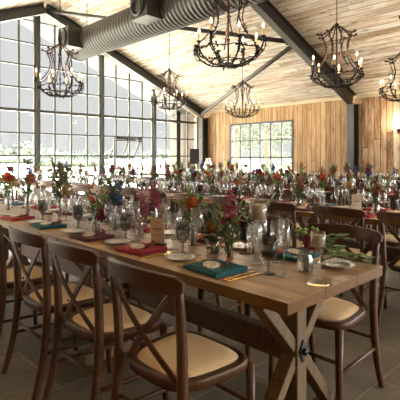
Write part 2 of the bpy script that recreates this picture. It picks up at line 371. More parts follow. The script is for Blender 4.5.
# roof bracing
pb = (8.7, YC+.02, 3.96)
for q, lb in (((XR+.1, YG-.5, ZR-.2), 'grey steel roof brace running from the gable ridge to the portal rafter'), ((XW-.3, YG-.52, ZE-.12), 'grey steel roof brace running from the gable eave up to the portal rafter')):
    r = empty('roof_brace', (0,0,0)); tag(r, lb, 'brace'); r['kind'] = 'structure'
    mb = MB(); mb.tube([pb, q], .055, 12); mb.build('tube', M['steel'], r)
    d = (Vector(q)-Vector(pb)).normalized()
    for e, s_ in ((Vector(pb), 1), (Vector(q), -1)):
        mb = MB(); mb.bar(e-d*s_*.02, e+d*s_*.24, .018, .16); mb.build('end_plate', M['steel'], r)
# ------------------------------------------------------------------ gable glazing
BW = (XW-XR)/3; LZ = .632; ROWS = [LZ*k+.07 for k in range(1, 9)]
THICK = ROWS[3]
def gable_bay(i, x0, x1):
    r = struct(empty('window_%d' % i, (0, YG, 0)))
    rf = lambda x: roof(x)-.18
    fr = MB(); mu = MB(); pn = MB()
    for x in ((x0, x1) if i == 6 else (x0,)):
        fr.bb(x-.055, x+.055, -.07, .09, 0, rf(x)); fr.bb(x-.09, x-.055, -.02, .06, 0, rf(x)); fr.bb(x+.055, x+.09, -.02, .06, 0, rf(x))
    fr.bb(x0+.06, x1-.06, -.05, .07, 0, .1)
    fr.bb(x0+.06, x1-.06, -.05, .07, THICK-.04, THICK+.04)
    for k in (1, 2, 3):
        x = x0+(x1-x0)*k/4; mu.bb(x-.022, x+.022, -.03, .03, .05, rf(x))
    for z in ROWS:
        if abs(z-THICK) < .1: continue
        # clip the glazing bar at the slope
        xa, xb = x0, x1
        lim = XR+(ZR-.18-z)/SL; lim2 = XR-(ZR-.18-z)/SL
        xa, xb = max(xa, lim2), min(xb, lim)
        if xb-xa > .05: mu.bb(xa, xb, -.025, .025, z-.02, z+.02)
    top = [(x0, rf(x0)), (x1, rf(x1))]
    pn.add([(x0,.0,.1),(x1,.0,.1),(x1,.0,rf(x1)),(x0,.0,rf(x0))], [(0,1,2,3)])
    fr.build('frame', M['muntin'], r); mu.build('glazing_bars', M['muntin'], r); pn.build('pane', M['pane'], r)
    return r
xs = [XL+BW*k for k in range(7)]
for i in range(6): gable_bay(i+1, xs[i], xs[i+1])
# open top-hung sash in the bay right of the second mullion
sx0, sx1, sz1, sz0 = XR+BW+BW/4+.05, XR+BW+BW*.75-.03, ROWS[2]-.12, ROWS[0]-.2
r = empty('hopper_sash', (0, YG+.06, sz1)); tag(r, 'grey steel sash pushed open outwards from the gable glazing', 'window sash')
a = math.radians(35); H = sz1-sz0
def sp(x, t, o=0): return (x, math.sin(a)*t+o*math.cos(a), -math.cos(a)*t+o*math.sin(a))
mb = MB()
for x in (sx0, sx1, (sx0+sx1)/2): mb.bar(sp(x, 0), sp(x, H), .045, .04, (0,1,0))
for t_ in (0, H*.5, H): mb.bar(sp(sx0, t_), sp(sx1, t_), .045, .045, (0,1,0))
mb.build('sash_frame', M['muntin'], r)
mb = MB(); mb.add([sp(sx0, 0), sp(sx1, 0), sp(sx1, H), sp(sx0, H)], [(0,1,2,3)]); mb.build('pane', M['pane'], r)
mb = MB(); mb.bar((sx0-.01, -.02, -H*.95), sp(sx0-.01, H*.7), .015, .02); mb.build('stay', M['muntin'], r)
mb = MB()
mb.bb(sx0-.07, sx1+.07, -.03, .03, .03, .1); mb.bb(sx0-.09, sx0-.03, -.03, .03, -H, .1)
o = mb.build('sash_surround', M['muntin'], r)
# outdoor post at the end of the overhang
mb = MB(); mb.bb(11.2, 11.36, 12.95, 13.1, 0, roof(11.3)); struct(mb.build('wall_wing_post', M['steel']))
# window in the boarded wall
r = struct(empty('window_7', (XW, 0, 0))); fr = MB(); mu = MB(); pn = MB()
for y in (WY0, WY1): fr.bb(-.02, .12, y-.035, y+.035, WZ0, WZ1)
for z in (WZ0, WZ1): fr.bb(-.02, .12, WY0, WY1, z-.035, z+.035)
for k in range(1, 6):
    y = WY0+(WY1-WY0)*k/6; w = .028 if k in (2, 4) else .018; mu.bb(.02, .08, y-w, y+w, WZ0, WZ1)
for k in (1, 2): z = WZ0+(WZ1-WZ0)*k/3; mu.bb(.02, .08, WY0, WY1, z-.018, z+.018)
pn.add([(.05,WY0,WZ0),(.05,WY1,WZ0),(.05,WY1,WZ1),(.05,WY0,WZ1)], [(0,1,2,3)])
fr.build('frame', M['muntin_dark'], r); mu.build('glazing_bars', M['muntin_dark'], r); pn.build('pane', M['pane'], r)

# ------------------------------------------------------------------ outside
m = MB(); m.add([(-260,YG+.15,-.12),(320,YG+.15,-.12),(320,420,-.12),(-260,420,-.12),(XW+.3,4.5,-.12),(320,4.5,-.12),(XW+.3,YG+.15,-.12)], [(0,6,1,2,3),(6,4,5,1)])
struct(m.build('ground', M['field']))
m = MB(); m.add([(XW+.3,4.5,-.12),(320,4.5,-.12),(320,-200,-.12),(XW+.3,-200,-.12),(-260,-200,-.12),(-260,YG+.15,-.12),(XL-.3,YG+.15,-.12),(XL-.3,YB-.5,-.12),(XW+.3,YB-.5,-.12)], [(0,1,2,3),(3,4,7,8),(4,5,6,7)])
struct(m.build('ground_yard', M['yard']))  # dark ground out of view, added to cut bounce onto the near ceiling
def lumpy(mb, c, r, n, rg, flat=1.0, leaf=.3, per=90):
    for i in range(n):
        d = Vector((rg.gauss(0,1), rg.gauss(0,1), rg.gauss(0,.8))).normalized()
        p = Vector(c)+Vector((d.x*r, d.y*r, d.z*r*flat))*rg.uniform(.25, .85); q = r*rg.uniform(.28, .5)
        mb.blob(p, q*.8, 1, (1,1,.8))
        for k in range(per):
            e = Vector((rg.gauss(0,1), rg.gauss(0,1), rg.gauss(0,1))).normalized()
            mb.leaf(p+e*q*rg.uniform(.7,1.05), e+Vector((rg.uniform(-.6,.6), rg.uniform(-.6,.6), rg.uniform(-.6,.3))), leaf*rg.uniform(.7,1.3), leaf*.55)
def tree(loc, h, r, seed, mat, label, group, leaf=.3, per=70, n=16, crown_sc=1.0):
    rg = random.Random(seed); t = empty('tree', loc); tag(t, label, 'tree', group)
    tk = MB(); tk.tube([(0,0,-.15),(.05*h*.1,0,h*.35),(0,.03*h,h*.7)], [h*.035,h*.024,h*.01], 8)
    for k in range(5):
        an = k*2.4; tk.tube([(0,0,h*(.3+.07*k)),(math.cos(an)*r*.5,math.sin(an)*r*.5,h*(.5+.07*k))], [h*.012,h*.004], 5)
    tk.build('trunk', M['bark'], t); cr = MB(); lumpy(cr, (0,0,h*.62), r, n, rg, crown_sc*h*.42/r, leaf, per); cr.build('crown', mat, t); return t
# open leafy trees outside the boarded wall's window
def leafy_tree(loc, h, r, seed, label, n=3200):
    rg = random.Random(seed); t = empty('tree', loc); tag(t, label, 'tree', 'trees seen through the boarded wall window')
    tk = MB(); tk.tube([(0,0,-.15),(.1,0,h*.4),(-.05,.1,h*.95)], [.13,.09,.02], 7); tips = []
    for k in range(26):
        an = k*2.4+rg.uniform(-.3,.3); z0 = h*rg.uniform(.12,.85); L = r*rg.uniform(.6,1.1)
        e = Vector((math.cos(an)*L, math.sin(an)*L, z0+rg.uniform(-.25,.55))); tk.tube([(0,0,z0), e*.5+Vector((0,0,z0*.5+.12)), e], [.035,.022,.008], 5); tips.append((Vector((0,0,z0)), e))
    tk.build('trunk', M['bark'], t); cr = MB()
    for k in range(n):
        a_, b_ = tips[k % len(tips)]; p = a_.lerp(b_, rg.uniform(.35,1.08))+Vector((rg.gauss(0,.22), rg.gauss(0,.22), rg.gauss(0,.2)))
        cr.leaf(p, (rg.uniform(-1,1), rg.uniform(-1,1), rg.uniform(-1,.4)), rg.uniform(.11,.2), rg.uniform(.05,.08))
    cr.build('crown', M['leaf_a'], t)
leafy_tree((17.2, 15.2, 0), 5.2, 2.0, 1, 'pale leafy tree outside the boarded wall window, at its gable side')
leafy_tree((19.5, 15.0, 0), 6.0, 2.3, 2, 'pale leafy tree outside the middle panes of the boarded wall window')
leafy_tree((18.2, 12.2, 0), 5.4, 2.1, 3, 'pale leafy tree outside the boarded wall window, at its column side')
rt = random.Random(12)
for k, (px, d, h, r) in enumerate([(a_, b_, c_*.66, min(e_*.66, 3.2)) for a_, b_, c_, e_ in [(-8,110,8.0,5.0),(4,120,6.8,4.6),(17,115,7.4,5),(28,112,8.6,5.4),(36,118,7.2,5),(47,150,6,5),(60,160,5.6,5),(75,165,5.2,5.4),(90,170,5.2,5.5),(108,172,5.4,6),(128,170,5.2,6),(146,165,5,5.4),(163,160,5.6,5),(176,150,5.4,5)]]):
    p = FW*d+RT*((px-200)/FPX*d); tree((p.x, p.y, -.12), h, r, 50+k, M['leaf_b'], 'hazy field tree %s along the skyline beyond the gable glazing' % ORD[k], 'skyline trees beyond the gable', .8, 26, 9, .75)
for k, (x0_, x1_, d, hz) in enumerate(((40, 104, 62, 1.35), (-20, 36, 95, 1.9))):
    mb = MB(); rg = random.Random(90+k)
    for i in range(46):
        px = x0_+(x1_-x0_)*i/45; p = FW*d+RT*((px-200)/FPX*d); q = hz*rg.uniform(.42,.6)
        mb.blob((p.x, p.y, hz*.4), q*.9, 1, (1.3,1.3,.9))
        for _ in range(22):
            e = Vector((rg.gauss(0,1), rg.gauss(0,1), rg.gauss(0,1))).normalized(); mb.leaf(Vector((p.x,p.y,hz*.4))+e*q, e, .3, .2)
    tag(mb.build('hedge', M['hedge']), ('clipped green hedge crossing the field beyond the middle gable panes', 'low green hedge beneath the skyline trees at the outer gable panes')[k], 'hedge')

# ------------------------------------------------------------------ spiral duct with drum louvres
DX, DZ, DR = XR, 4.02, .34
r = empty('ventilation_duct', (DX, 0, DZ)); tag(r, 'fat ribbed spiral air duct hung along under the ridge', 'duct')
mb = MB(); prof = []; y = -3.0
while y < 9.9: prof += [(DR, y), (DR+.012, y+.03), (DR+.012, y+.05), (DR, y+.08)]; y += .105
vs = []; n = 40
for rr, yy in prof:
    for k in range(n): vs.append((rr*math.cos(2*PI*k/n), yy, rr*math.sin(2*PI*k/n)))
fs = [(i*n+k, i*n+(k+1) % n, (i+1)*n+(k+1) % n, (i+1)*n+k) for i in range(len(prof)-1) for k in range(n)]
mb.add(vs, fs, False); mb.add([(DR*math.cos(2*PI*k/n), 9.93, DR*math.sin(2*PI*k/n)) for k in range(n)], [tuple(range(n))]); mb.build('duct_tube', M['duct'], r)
for y in (.4, 4.9, 9.86):
    mb = MB(); pr = [(DR+.005,-.05),(DR+.03,-.05),(DR+.03,.05),(DR+.005,.05)]; vs = []
    for rr, yy in pr:
        for k in range(n): vs.append((rr*math.cos(2*PI*k/n), y+yy, rr*math.sin(2*PI*k/n)))
    mb.add(vs, [(i*n+k, i*n+(k+1) % n, (i+1)*n+(k+1) % n, (i+1)*n+k) for i in range(3) for k in range(n)]); mb.build('joint_band', M['duct'], r)
for y in (1.6, 4.6, 7.6, 9.4):
    mb = MB(); mb.tube([(0, y, DR), (0, y, ZR-DZ)], .012, 6); mb.build('hanger_rod', M['steel'], r)
for y, lb in ((9.35, 'square jet diffuser on the duct side at its gable end'), (6.45, 'square jet diffuser on the duct side, over the middle tables')):
    b = empty('air_diffuser', (DX-DR-.06, y, DZ)); tag(b, lb, 'diffuser')
    mb = MB(); mb.box((0,0,0), (.46,.5,.46)); mb.build('box', M['duct'], b, .008)
    mb = MB(); mb.lathe([(.19,.0),(.19,.03),(.16,.04),(.15,-.02),(.1,-.03),(.1,.02),(.085,.02),(.085,-.03),(0,-.03)], 24)
    o = mb.build('nozzle', M['black'], b); o.rotation_euler = (0, -PI/2, 0); o.location = (-.235, 0, 0)

# ------------------------------------------------------------------ chandelier
def make_chandelier():
    rg = random.Random(5); r = empty('chandelier')
    mb = MB(); mb.tube([(0,0,0),(0,0,.96)], .011, 8); mb.blob((0,0,.0), .03, 2); mb.blob((0,0,.95), .03, 2); mb.blob((0,0,.30), .022, 2); mb.blob((0,0,-.035), .014, 1)
    for z in (.62, .70): mb.blob((0,0,z), .018, 1)
    mb.build('stem', M['iron'], r)
    mb = MB(); mb.lathe([(0,3.0),(.06,3.0),(.06,2.97),(.02,2.94),(0,2.94)], 12); CAN = mb
    def sprout(mb, pts, n, L):
        for k in range(n):
            f = rg.uniform(.08, .96)*(len(pts)-1); i = int(f); p = Vector(pts[i]).lerp(Vector(pts[min(i+1, len(pts)-1)]), f-i)
            d = Vector((rg.uniform(-1,1), rg.uniform(-1,1), rg.uniform(-.5,1)))
            mb.leaf(p, d, L*rg.uniform(.7,1.2), L*.5)
            if k % 3 == 0: mb.blob(p+d.normalized()*.014, .009, 1)
    def bez(ps, n=10):
        out = []
        for i in range(n+1):
            t = i/n; q = [Vector(p) for p in ps]
            while len(q) > 1: q = [q[j].lerp(q[j+1], t) for j in range(len(q)-1)]
            out.append(q[0])
        return out
    for k in range(8):
        an = 2*PI*k/8; c, s = math.cos(an), math.sin(an); P = lambda rr, z: (rr*c, rr*s, z)
        low = k % 2; R = .44 if not low else .36; zr = .27 if not low else .24
        pts = bez([P(.01,.0), P(.16,-.03), P(R*.75,.0), P(R*1.06,zr*.55), P(R,zr)], 12)
        mb = MB(); mb.tube(pts, .010, 6); sprout(mb, pts, 24, .05)
        pts2 = bez([P(R*.82,zr*.35), P(R*1.0,zr*.2), P(R*1.12,zr*.7), P(R*1.05,zr*.95)], 6); mb.tube(pts2, .006, 5); sprout(mb, pts2, 5, .035)
        arm = mb.build('arm', M['iron'], r)
        mb = MB(); mb.lathe([(.004,zr-.01),(.02,zr),(.032,zr+.012),(.03,zr+.02),(.012,zr+.014),(.0,zr+.014)], 10, (R*c, R*s, 0)); mb.build('drip_cup', M['iron'], arm)
        mb = MB(); mb.lathe([(.0125,zr+.012),(.0125,zr+.105),(.0,zr+.105)], 10, (R*c, R*s, 0)); mb.build('candle_sleeve', M['sleeve'], arm)
        mb = MB(); mb.lathe([(.004,zr+.105),(.0135,zr+.12),(.0145,zr+.135),(.008,zr+.155),(.0,zr+.175)], 10, (R*c, R*s, 0)); mb.build('bulb', M['bulb'], arm)
    for k in range(8):
        an = 2*PI*(k+.5)/8; c, s = math.cos(an), math.sin(an); P = lambda rr, z, tw=0: (rr*math.cos(an+tw), rr*math.sin(an+tw), z)
        pts = bez([P(.01,.93), P(.1,.93), P(.2,.72), P(.3,.80)], 8)
        mb = MB(); mb.tube(pts, .010, 6); sprout(mb, pts, 9, .05); mb.blob(pts[-1], .022, 1)
        pts = bez([P(.23,.80), P(.22,.70), P(.10,.62,.1), P(.16,.40,.15), P(.34,.26,.2)], 12); mb.tube(pts, .009, 6); sprout(mb, pts, 14, .05)
        mb.build('scroll', M['iron' if k % 2 else 'rust'], r)
    ring = [(.40*math.cos(2*PI*k/32), .40*math.sin(2*PI*k/32), .15+.012*math.sin(k*1.7)) for k in range(33)]
    mb = MB(); mb.tube(ring, .007, 6, False); sprout(mb, ring, 70, .05); mb.build('rim_garland', M['iron'], r)
    ring = [(.22*math.cos(2*PI*k/24), .22*math.sin(2*PI*k/24), .035) for k in range(25)]
    mb = MB(); mb.tube(ring, .006, 6, False); sprout(mb, ring, 20, .04); mb.build('inner_garland', M['iron'], r)
    return proto(r)
CH = make_chandelier()
CHP = [(3.66, 7.48, 2.40, 'black wrought-iron candle chandelier hanging before the middle of the gable glass'),
       (3.84, 3.52, 2.38, 'large black candle chandelier hanging lowest in front of the spiral duct'),
       (6.83, 8.2, 2.47, 'black candle chandelier hung on a long chain beneath the duct, against the gable rafter'),
       (8.85, 7.6, 2.36, 'black candle chandelier hanging above the boarded wall window'),
       (6.24, 3.44, 2.39, 'black candle chandelier crossing the dark portal rafter'),
       (8.9, 3.5, 2.42, 'black candle chandelier beyond the portal column, cut by the picture edge')]
for i, (x, y, z, lb) in enumerate(CHP):
    c = dup(CH, (x, y, z), .3*i); tag(c, lb, 'chandelier', 'wrought-iron chandeliers')
for i, (x, y, z, lb) in enumerate(CHP):
    c = [o for o in COL.objects if o.get('label') == lb][0]
    top = roof(x)-z; mb = MB(); zz = .96; k = 0
    while zz < top-.05:
        ring = [((.009*math.cos(q) if k % 2 else 0), (0 if k % 2 else .009*math.cos(q)), zz+.021+.021*math.sin(q)) for q in [2*PI*j/8 for j in range(9)]]
        mb.tube(ring, .0042, 4, False); zz += .034; k += 1
    mb.build('chain', M['iron'], c)
    mb = MB(); mb.lathe([(.0,top-.06),(.02,top-.06),(.055,top-.03),(.055,top+.02),(0,top+.02)], 12); mb.build('ceiling_rose', M['iron'], c)
    L = bpy.data.lights.new('chandelier_light', 'POINT'); L.energy = CHW = 24; L.color = (1, .86, .68); L.shadow_soft_size = .12
    lo = bpy.data.objects.new('chandelier_light', L); COL.objects.link(lo); lo.location = (x, y, z+.42)

# wall sconce
def bez3(ps, n=8):
    out = []
    for i in range(n+1):
        t = i/n; q = [Vector(p) for p in ps]
        while len(q) > 1: q = [q[j].lerp(q[j+1], t) for j in range(len(q)-1)]
        out.append(q[0])
    return out
s = empty('wall_sconce', (XW, 4.62, 1.98)); tag(s, 'small iron two-candle wall light on the weathered boards beside the column', 'wall light')
mb = MB(); mb.lathe([(0,.0),(.05,0),(.05,.015),(.02,.03),(0,.03)], 14); o = mb.build('back_plate', M['iron'], s); o.rotation_euler = (0,-PI/2,0)
for sg in (-1, 1):
    pts = bez3([(-.02,0,0),(-.1,0,-.12),(-.14,sg*.12,-.1),(-.14,sg*.11,.0)]); mb = MB(); mb.tube(pts, .008, 6)
    for q in pts[2:7:2]: mb.leaf(q, (0, sg, .6), .05, .025)
    ar = mb.build('arm', M['iron'], s)
    mb = MB(); mb.lathe([(.004,0),(.03,.01),(.028,.02),(0,.015)], 10, (-.14, sg*.11, 0)); mb.build('drip_cup', M['iron'], ar)
    mb = MB(); mb.lathe([(.013,.015),(.013,.1),(0,.1)], 10, (-.14, sg*.11, 0)); mb.build('candle_sleeve', M['sleeve'], ar)
    mb = MB(); mb.lathe([(.004,.1),(.017,.118),(.018,.135),(.009,.16),(0,.18)], 10, (-.14, sg*.11, 0)); mb.build('bulb', M['bulb'], ar)
L = bpy.data.lights.new('sconce_light', 'POINT'); L.energy = 16; L.color = (1,.78,.5); L.shadow_soft_size = .06
lo = bpy.data.objects.new('sconce_light', L); COL.objects.link(lo); lo.location = (XW-.2, 4.62, 2.2)

# ------------------------------------------------------------------ chairs
def seat_poly(k=1.0, n=36):
    out = []
    for i in range(n):
        a = 2*PI*i/n; c, s_ = math.cos(a), math.sin(a); e = .55
        x = math.copysign(abs(c)**e, c)*.215; y = math.copysign(abs(s_)**e, s_)*.205
        x *= (1+.10*(y/.2)) ; out.append((x*k, y*k))
    return out
def chair_parts():
    P = []
    mb = MB(); o_, i_ = seat_poly(1), seat_poly(.86); n = len(o_); vs = [(x,y,.425) for x, y in o_]+[(x,y,.456) for x, y in o_]+[(x*.985,y*.985,.462) for x, y in o_]+[(x,y,.462) for x, y in i_]+[(x,y,.425) for x, y in i_]
    fs = []
    for a_, b_ in ((0,1),(1,2),(2,3),(3,4),(4,0)):
        for k in range(n): fs.append((a_*n+k, a_*n+(k+1) % n, b_*n+(k+1) % n, b_*n+k))
    mb.add(vs, fs, True); P.append(('seat_frame', mb, 'chair'))
    mb = MB(); vs = []; fs = []
    for j, (k, z) in enumerate(((.865,.458),(.80,.468),(.6,.474),(.3,.475))): vs += [(x*k, y*k, z) for x, y in seat_poly(1)]
    for j in range(3):
        for k in range(n): fs.append((j*n+k, j*n+(k+1) % n, (j+1)*n+(k+1) % n, (j+1)*n+k))
    fs.append(tuple(3*n+k for k in range(n))); mb.add(vs, fs, True); P.append(('rattan_seat', mb, 'rattan'))
    for sg in (-1, 1):
        mb = MB(); pts = bez3([(sg*.215,-.275,0),(sg*.202,-.205,.2),(sg*.198,-.18,.42),(sg*.20,-.19,.62),(sg*.21,-.225,.845)], 12)
        mb.tube(pts, [.0165+.005*math.sin(PI*i/12) for i in range(13)], 8); P.append(('rear_leg', mb, 'chair'))
        mb = MB(); mb.tube([(sg*.2,.175,.435),(sg*.203,.18,.2),(sg*.207,.188,0)], [.021,.018,.0145], 8); P.append(('front_leg', mb, 'chair'))
        mb = MB(); mb.tube([(sg*.2,.18,.21),(sg*.203,-.205,.23)], .010, 6); P.append(('stretcher', mb, 'chair'))
    mb = MB(); mb.tube([(-.2,.182,.27),(.2,.182,.27)], .010, 6); P.append(('stretcher', mb, 'chair'))
    mb = MB(); mb.tube([(-.2,-.2,.29),(.2,-.2,.29)], .010, 6); P.append(('stretcher', mb, 'chair'))
    # curved top rail
    mb = MB(); W = .238; pts = []; N = 16
    for i in range(N+1):
        x = -W+2*W*i/N; pts.append((x, -.222-.055*(1-(x/W)**2), .832+.012*(1-(x/W)**2)))
    def nr(i):
        x = -W+2*W*i/N; return Vector((2*.055*x/W**2*-1, 1, .12))
    mb.ribbon(pts, nr, lambda t: .07*min(1, .5+8*min(t, 1-t)), .02); P.append(('top_rail', mb, 'chair'))
    for sg in (-1, 1):
        pts = bez3([(sg*.192,-.232,.815),(sg*.10,-.25,.70),(sg*-.03,-.225,.58),(sg*-.12,-.195,.50),(sg*-.175,-.17,.44)], 10)
        if sg > 0: pts = [p+Vector((0,.009,0)) for p in pts]
        mb = MB(); mb.ribbon(pts, (0,1,0), .03, .009); P.append(('cross_strip', mb, 'chair'))
    mb = MB(); mb.blob((0,-.245,.601), .008, 1, (1,.6,1)); P.append(('cross_bolt', mb, 'black'))
    return P
CP = chair_parts()
chair_full = empty('crossback_chair')
for nm, mb, mt in CP:
    mb.build(nm, M[mt], chair_full, .004 if nm in ('top_rail', 'cross_strip') else 0, 2)
proto(chair_full)
allm = MB()
for nm, mb, mt in CP:
    b = len(allm.v); allm.v += mb.v; allm.f += [[b+i for i in f] for f in mb.f]; allm.sm += mb.sm; allm.mi += [1 if mt == 'rattan' else 0]*len(mb.f)
chair_far = allm.build('crossback_chair', [M['chair'], M['rattan']])

# ------------------------------------------------------------------ trestle table
TL, TW, TZ = 1.79, .785, .76
def make_table():
    r = empty('trestle_table')
    for k in range(3):
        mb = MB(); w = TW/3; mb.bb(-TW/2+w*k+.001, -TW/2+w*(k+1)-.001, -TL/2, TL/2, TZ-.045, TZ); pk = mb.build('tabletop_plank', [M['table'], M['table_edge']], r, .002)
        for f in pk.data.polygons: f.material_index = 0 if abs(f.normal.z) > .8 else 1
    for sg in (-1, 1):
        y = sg*(TL/2-.24)
        mb = MB(); mb.bb(-.038,.038,y-.045,y+.045,.06,TZ-.1); post = mb.build('post', M['timber_x'], r, .006)
        mb = MB(); yo = y+sg*.047; mb.add([(0,yo,.46),(.028,yo,.41),(0,yo,.36),(-.028,yo,.41),(0,yo+sg*.006,.46),(.028,yo+sg*.006,.41),(0,yo+sg*.006,.36),(-.028,yo+sg*.006,.41)], [(0,1,2,3),(4,7,6,5),(0,4,5,1),(1,5,6,2),(2,6,7,3),(3,7,4,0)])
        mb.tube([(0,yo,.41),(0,yo+sg*.022,.41)], .016, 6); mb.build('bolt_plate', M['black'], post)
        mb = MB(); mb.bb(-.36,.36,y-.05,y+.05,0,.07); mb.build('foot', M['timber_x'], r, .008)
        mb = MB(); mb.bb(-.29,.29,y-.045,y+.045,TZ-.09,TZ-.047); mb.build('bearer', M['timber_x'], r, .006)
        for sx in (-1, 1):
            mb = MB(); mb.bar((sx*.03,y,.43),(sx*.25,y,TZ-.09),.05,.07,(0,1,0)); mb.build('brace', M['timber_x'], r, .005)
            mb = MB(); mb.bar((sx*.03,y,.38),(sx*.29,y,.07),.05,.07,(0,1,0)); mb.build('brace', M['timber_x'], r, .005)
    mb = MB(); mb.bb(-.035,.035,-TL/2+.29,TL/2-.29,.35,.47); mb.build('rail', M['timber_y'], r, .006)
    return proto(r)
TB = make_table()
ROWX = [1.697, 3.995, 6.28, 8.57]      # centre lines of the four table rows
ROWY0, NT_ = .91, [3, 5, 5, 5]
ROWN = ['first', 'second', 'third', 'fourth']

# ------------------------------------------------------------------ tableware prototypes
def glassware(name, parts, mat):
    r = empty(name)
    for nm, prof, n in parts:
        mb = MB(); mb.lathe(prof, n); mb.build(nm, M[mat], r)
    return proto(r)
wine_p = [('bowl', [(.005,.098),(.018,.104),(.032,.122),(.038,.145),(.037,.17),(.031,.205),(.0302,.206),(.030,.204),(.0355,.17),(.0365,.145),(.031,.124),(.0,.104)], 18), ('stem', [(.0045,.012),(.0038,.05),(.0045,.1)], 8), ('foot', [(.0,.0),(.034,.0),(.034,.002),(.012,.006),(.0045,.013)], 18)]
flute_p = [('bowl', [(.004,.105),(.012,.115),(.022,.145),(.0255,.18),(.024,.25),(.0235,.25),(.0242,.18),(.0205,.147),(.0,.116)], 16), ('stem', [(.0045,.01),(.0035,.05),(.0045,.107)], 8), ('foot', [(.0,.0),(.031,.0),(.031,.002),(.01,.006),(.0045,.012)], 16)]
gob_p = [('bowl', [(.006,.055),(.02,.06),(.034,.078),(.041,.105),(.043,.14),(.042,.165),(.041,.165),(.0415,.14),(.039,.106),(.031,.081),(.0,.064)], 20), ('stem', [(.008,.012),(.006,.025),(.011,.036),(.006,.046),(.008,.057)], 10), ('foot', [(.0,.0),(.035,.0),(.035,.003),(.014,.008),(.007,.014)], 18)]
wine, flute, goblet = glassware('wine_glass', wine_p, 'glass'), glassware('champagne_flute', flute_p, 'glass'), glassware('water_goblet', gob_p, 'smoke')
# moulded ribs on the goblet bowl
for o in goblet.children:
    if o.name.startswith('bowl'):
        for v in o.data.vertices:
            a_ = math.atan2(v.co.y, v.co.x); k_ = 1+.035*math.cos(a_*10); v.co.x *= k_; v.co.y *= k_
def single(name, parts, mat):
    mb = MB()
    for nm, prof, n in parts: mb.lathe(prof[::2]+([prof[-1]] if len(prof) % 2 == 0 else []) if False else prof, 12 if n > 10 else 6)
    return mb.build(name, M[mat])
wine_f, flute_f, goblet_f = single('wine_glass', wine_p, 'glass'), single('champagne_flute', flute_p, 'glass'), single('water_goblet', gob_p, 'smoke')
def make_napkin(c):
    mb = MB(); rg = random.Random(3)
    for k, (w, d, z) in enumerate(((.19,.225,.0),(.186,.22,.007),(.18,.215,.014))):
        mb.box((.002*k, -.003*k, z+.0035), (w, d, .0066), Euler((0,0,.012*k)))
    mb.tube([(-.094,-.112,.010),(-.094,.112,.010)], .0098, 8)
    return mb.build('folded_napkin', M['n_'+c], None, .0025)
NP = {c: make_napkin(c) for c in NAP}
def make_favour():
    mb = MB(); rg = random.Random(8)
    mb.prism([( .062*math.cos(a)*(1+.06*math.sin(5*a)), .04*math.sin(a)*(1+.06*math.cos(7*a))) for a in [2*PI*k/22 for k in range(22)]], 0, .006)
    return mb.build('favour_biscuit', M['favour'], None, .0015)
def make_sprig():
    r = empty('twig_sprig'); mb = MB(); mb.tube([(-.07,.0,.006),(-.02,.006,.008),(.04,-.004,.007),(.08,.004,.008)], .0042, 6); mb.tube([(-.05,-.012,.006),(.05,.010,.012)], .0038, 6); mb.build('twig', M['twig'], r)
    mb = MB()
    for k in range(7): mb.leaf((.02+.008*k, .0, .01), (rnd.uniform(-.3,1), rnd.uniform(-1,1), .4), .028, .012)
    mb.build('dried_leaves', M['f_orange'], r); return proto(r)
favour, sprig = make_favour(), make_sprig()
mb = MB(); mb.lathe([(0,.0),(.045,.0),(.05,.004),(.078,.012),(.080,.014),(.05,.008),(.046,.005),(0,.005)], 28); plate = mb.build('side_plate', M['china'])
def make_fork():
    r = empty('gold_fork'); mb = MB(); mb.ribbon([(0,-.1,.003),(0,-.04,.005),(0,.02,.006),(0,.05,.004)], (0,0,1), lambda t: .009-.004*t, .002); mb.build('handle', M['gold'], r)
    mb = MB(); mb.ribbon([(0,.048,.004),(0,.062,.003)], (0,0,1), lambda t: .01+.012*t, .002)
    for k in range(4): mb.bar((-.0085+.0057*k,.06,.003),(-.0085+.0057*k,.102,.006),.0026,.002)
    mb.build('tines', M['gold'], r); return proto(r)
def make_knife():
    r = empty('gold_knife'); mb = MB(); mb.ribbon([(0,-.11,.004),(0,-.02,.004),(0,.01,.004)], (0,0,1), lambda t: .011-.003*t, .005); mb.build('handle', M['gold'], r, .0015)
    mb = MB(); mb.ribbon([(0,.008,.003),(.002,.05,.003),(.003,.09,.003),(.0,.112,.003)], (0,0,1), lambda t: .017*(1-.6*t**4), .0016); mb.build('blade', M['gold'], r); return proto(r)
fork, knife = make_fork(), make_knife()
# candle holders: cylinder glass on a stem with a pillar candle (the candle rests in it: a thing of its own)
def make_holder(h, rc, hc):
    r = empty('candle_holder')
    mb = MB(); mb.lathe([(0,0),(.045,0),(.045,.003),(.014,.01),(.007,.02)], 18); mb.build('foot', M['glass'], r)
    mb = MB(); mb.lathe([(.007,.018),(.005,h*.3),(.011,h*.36),(.006,h*.42),(.007,h-hc-.01),(.012,h-hc)], 10); mb.build('stem', M['glass'], r)
    mb = MB(); mb.lathe([(.0,h-hc),(rc,h-hc+.004),(rc,h),(rc-.0015,h),(rc-.0015,h-hc+.006),(0,h-hc+.004)], 20); mb.build('cup', M['glass'], r); return proto(r)
HT, HS = make_holder(.30,.044,.09), make_holder(.215,.03,.065)
def make_candle(rc, h, c):
    r = empty('pillar_candle'); mb = MB(); mb.lathe([(0,0),(rc,0),(rc,h-.004),(rc-.004,h),(rc*.5,h-.003),(0,h-.004)], 18); mb.build('wax', M[c], r)
    mb = MB(); mb.tube([(0,0,h-.004),(.001,0,h+.008)], .0013, 5); mb.build('wick', M['ink'], r); return proto(r)
CT, CS, CA = make_candle(.036,.074,'cream'), make_candle(.022,.045,'cream'), make_candle(.035,.07,'amber')
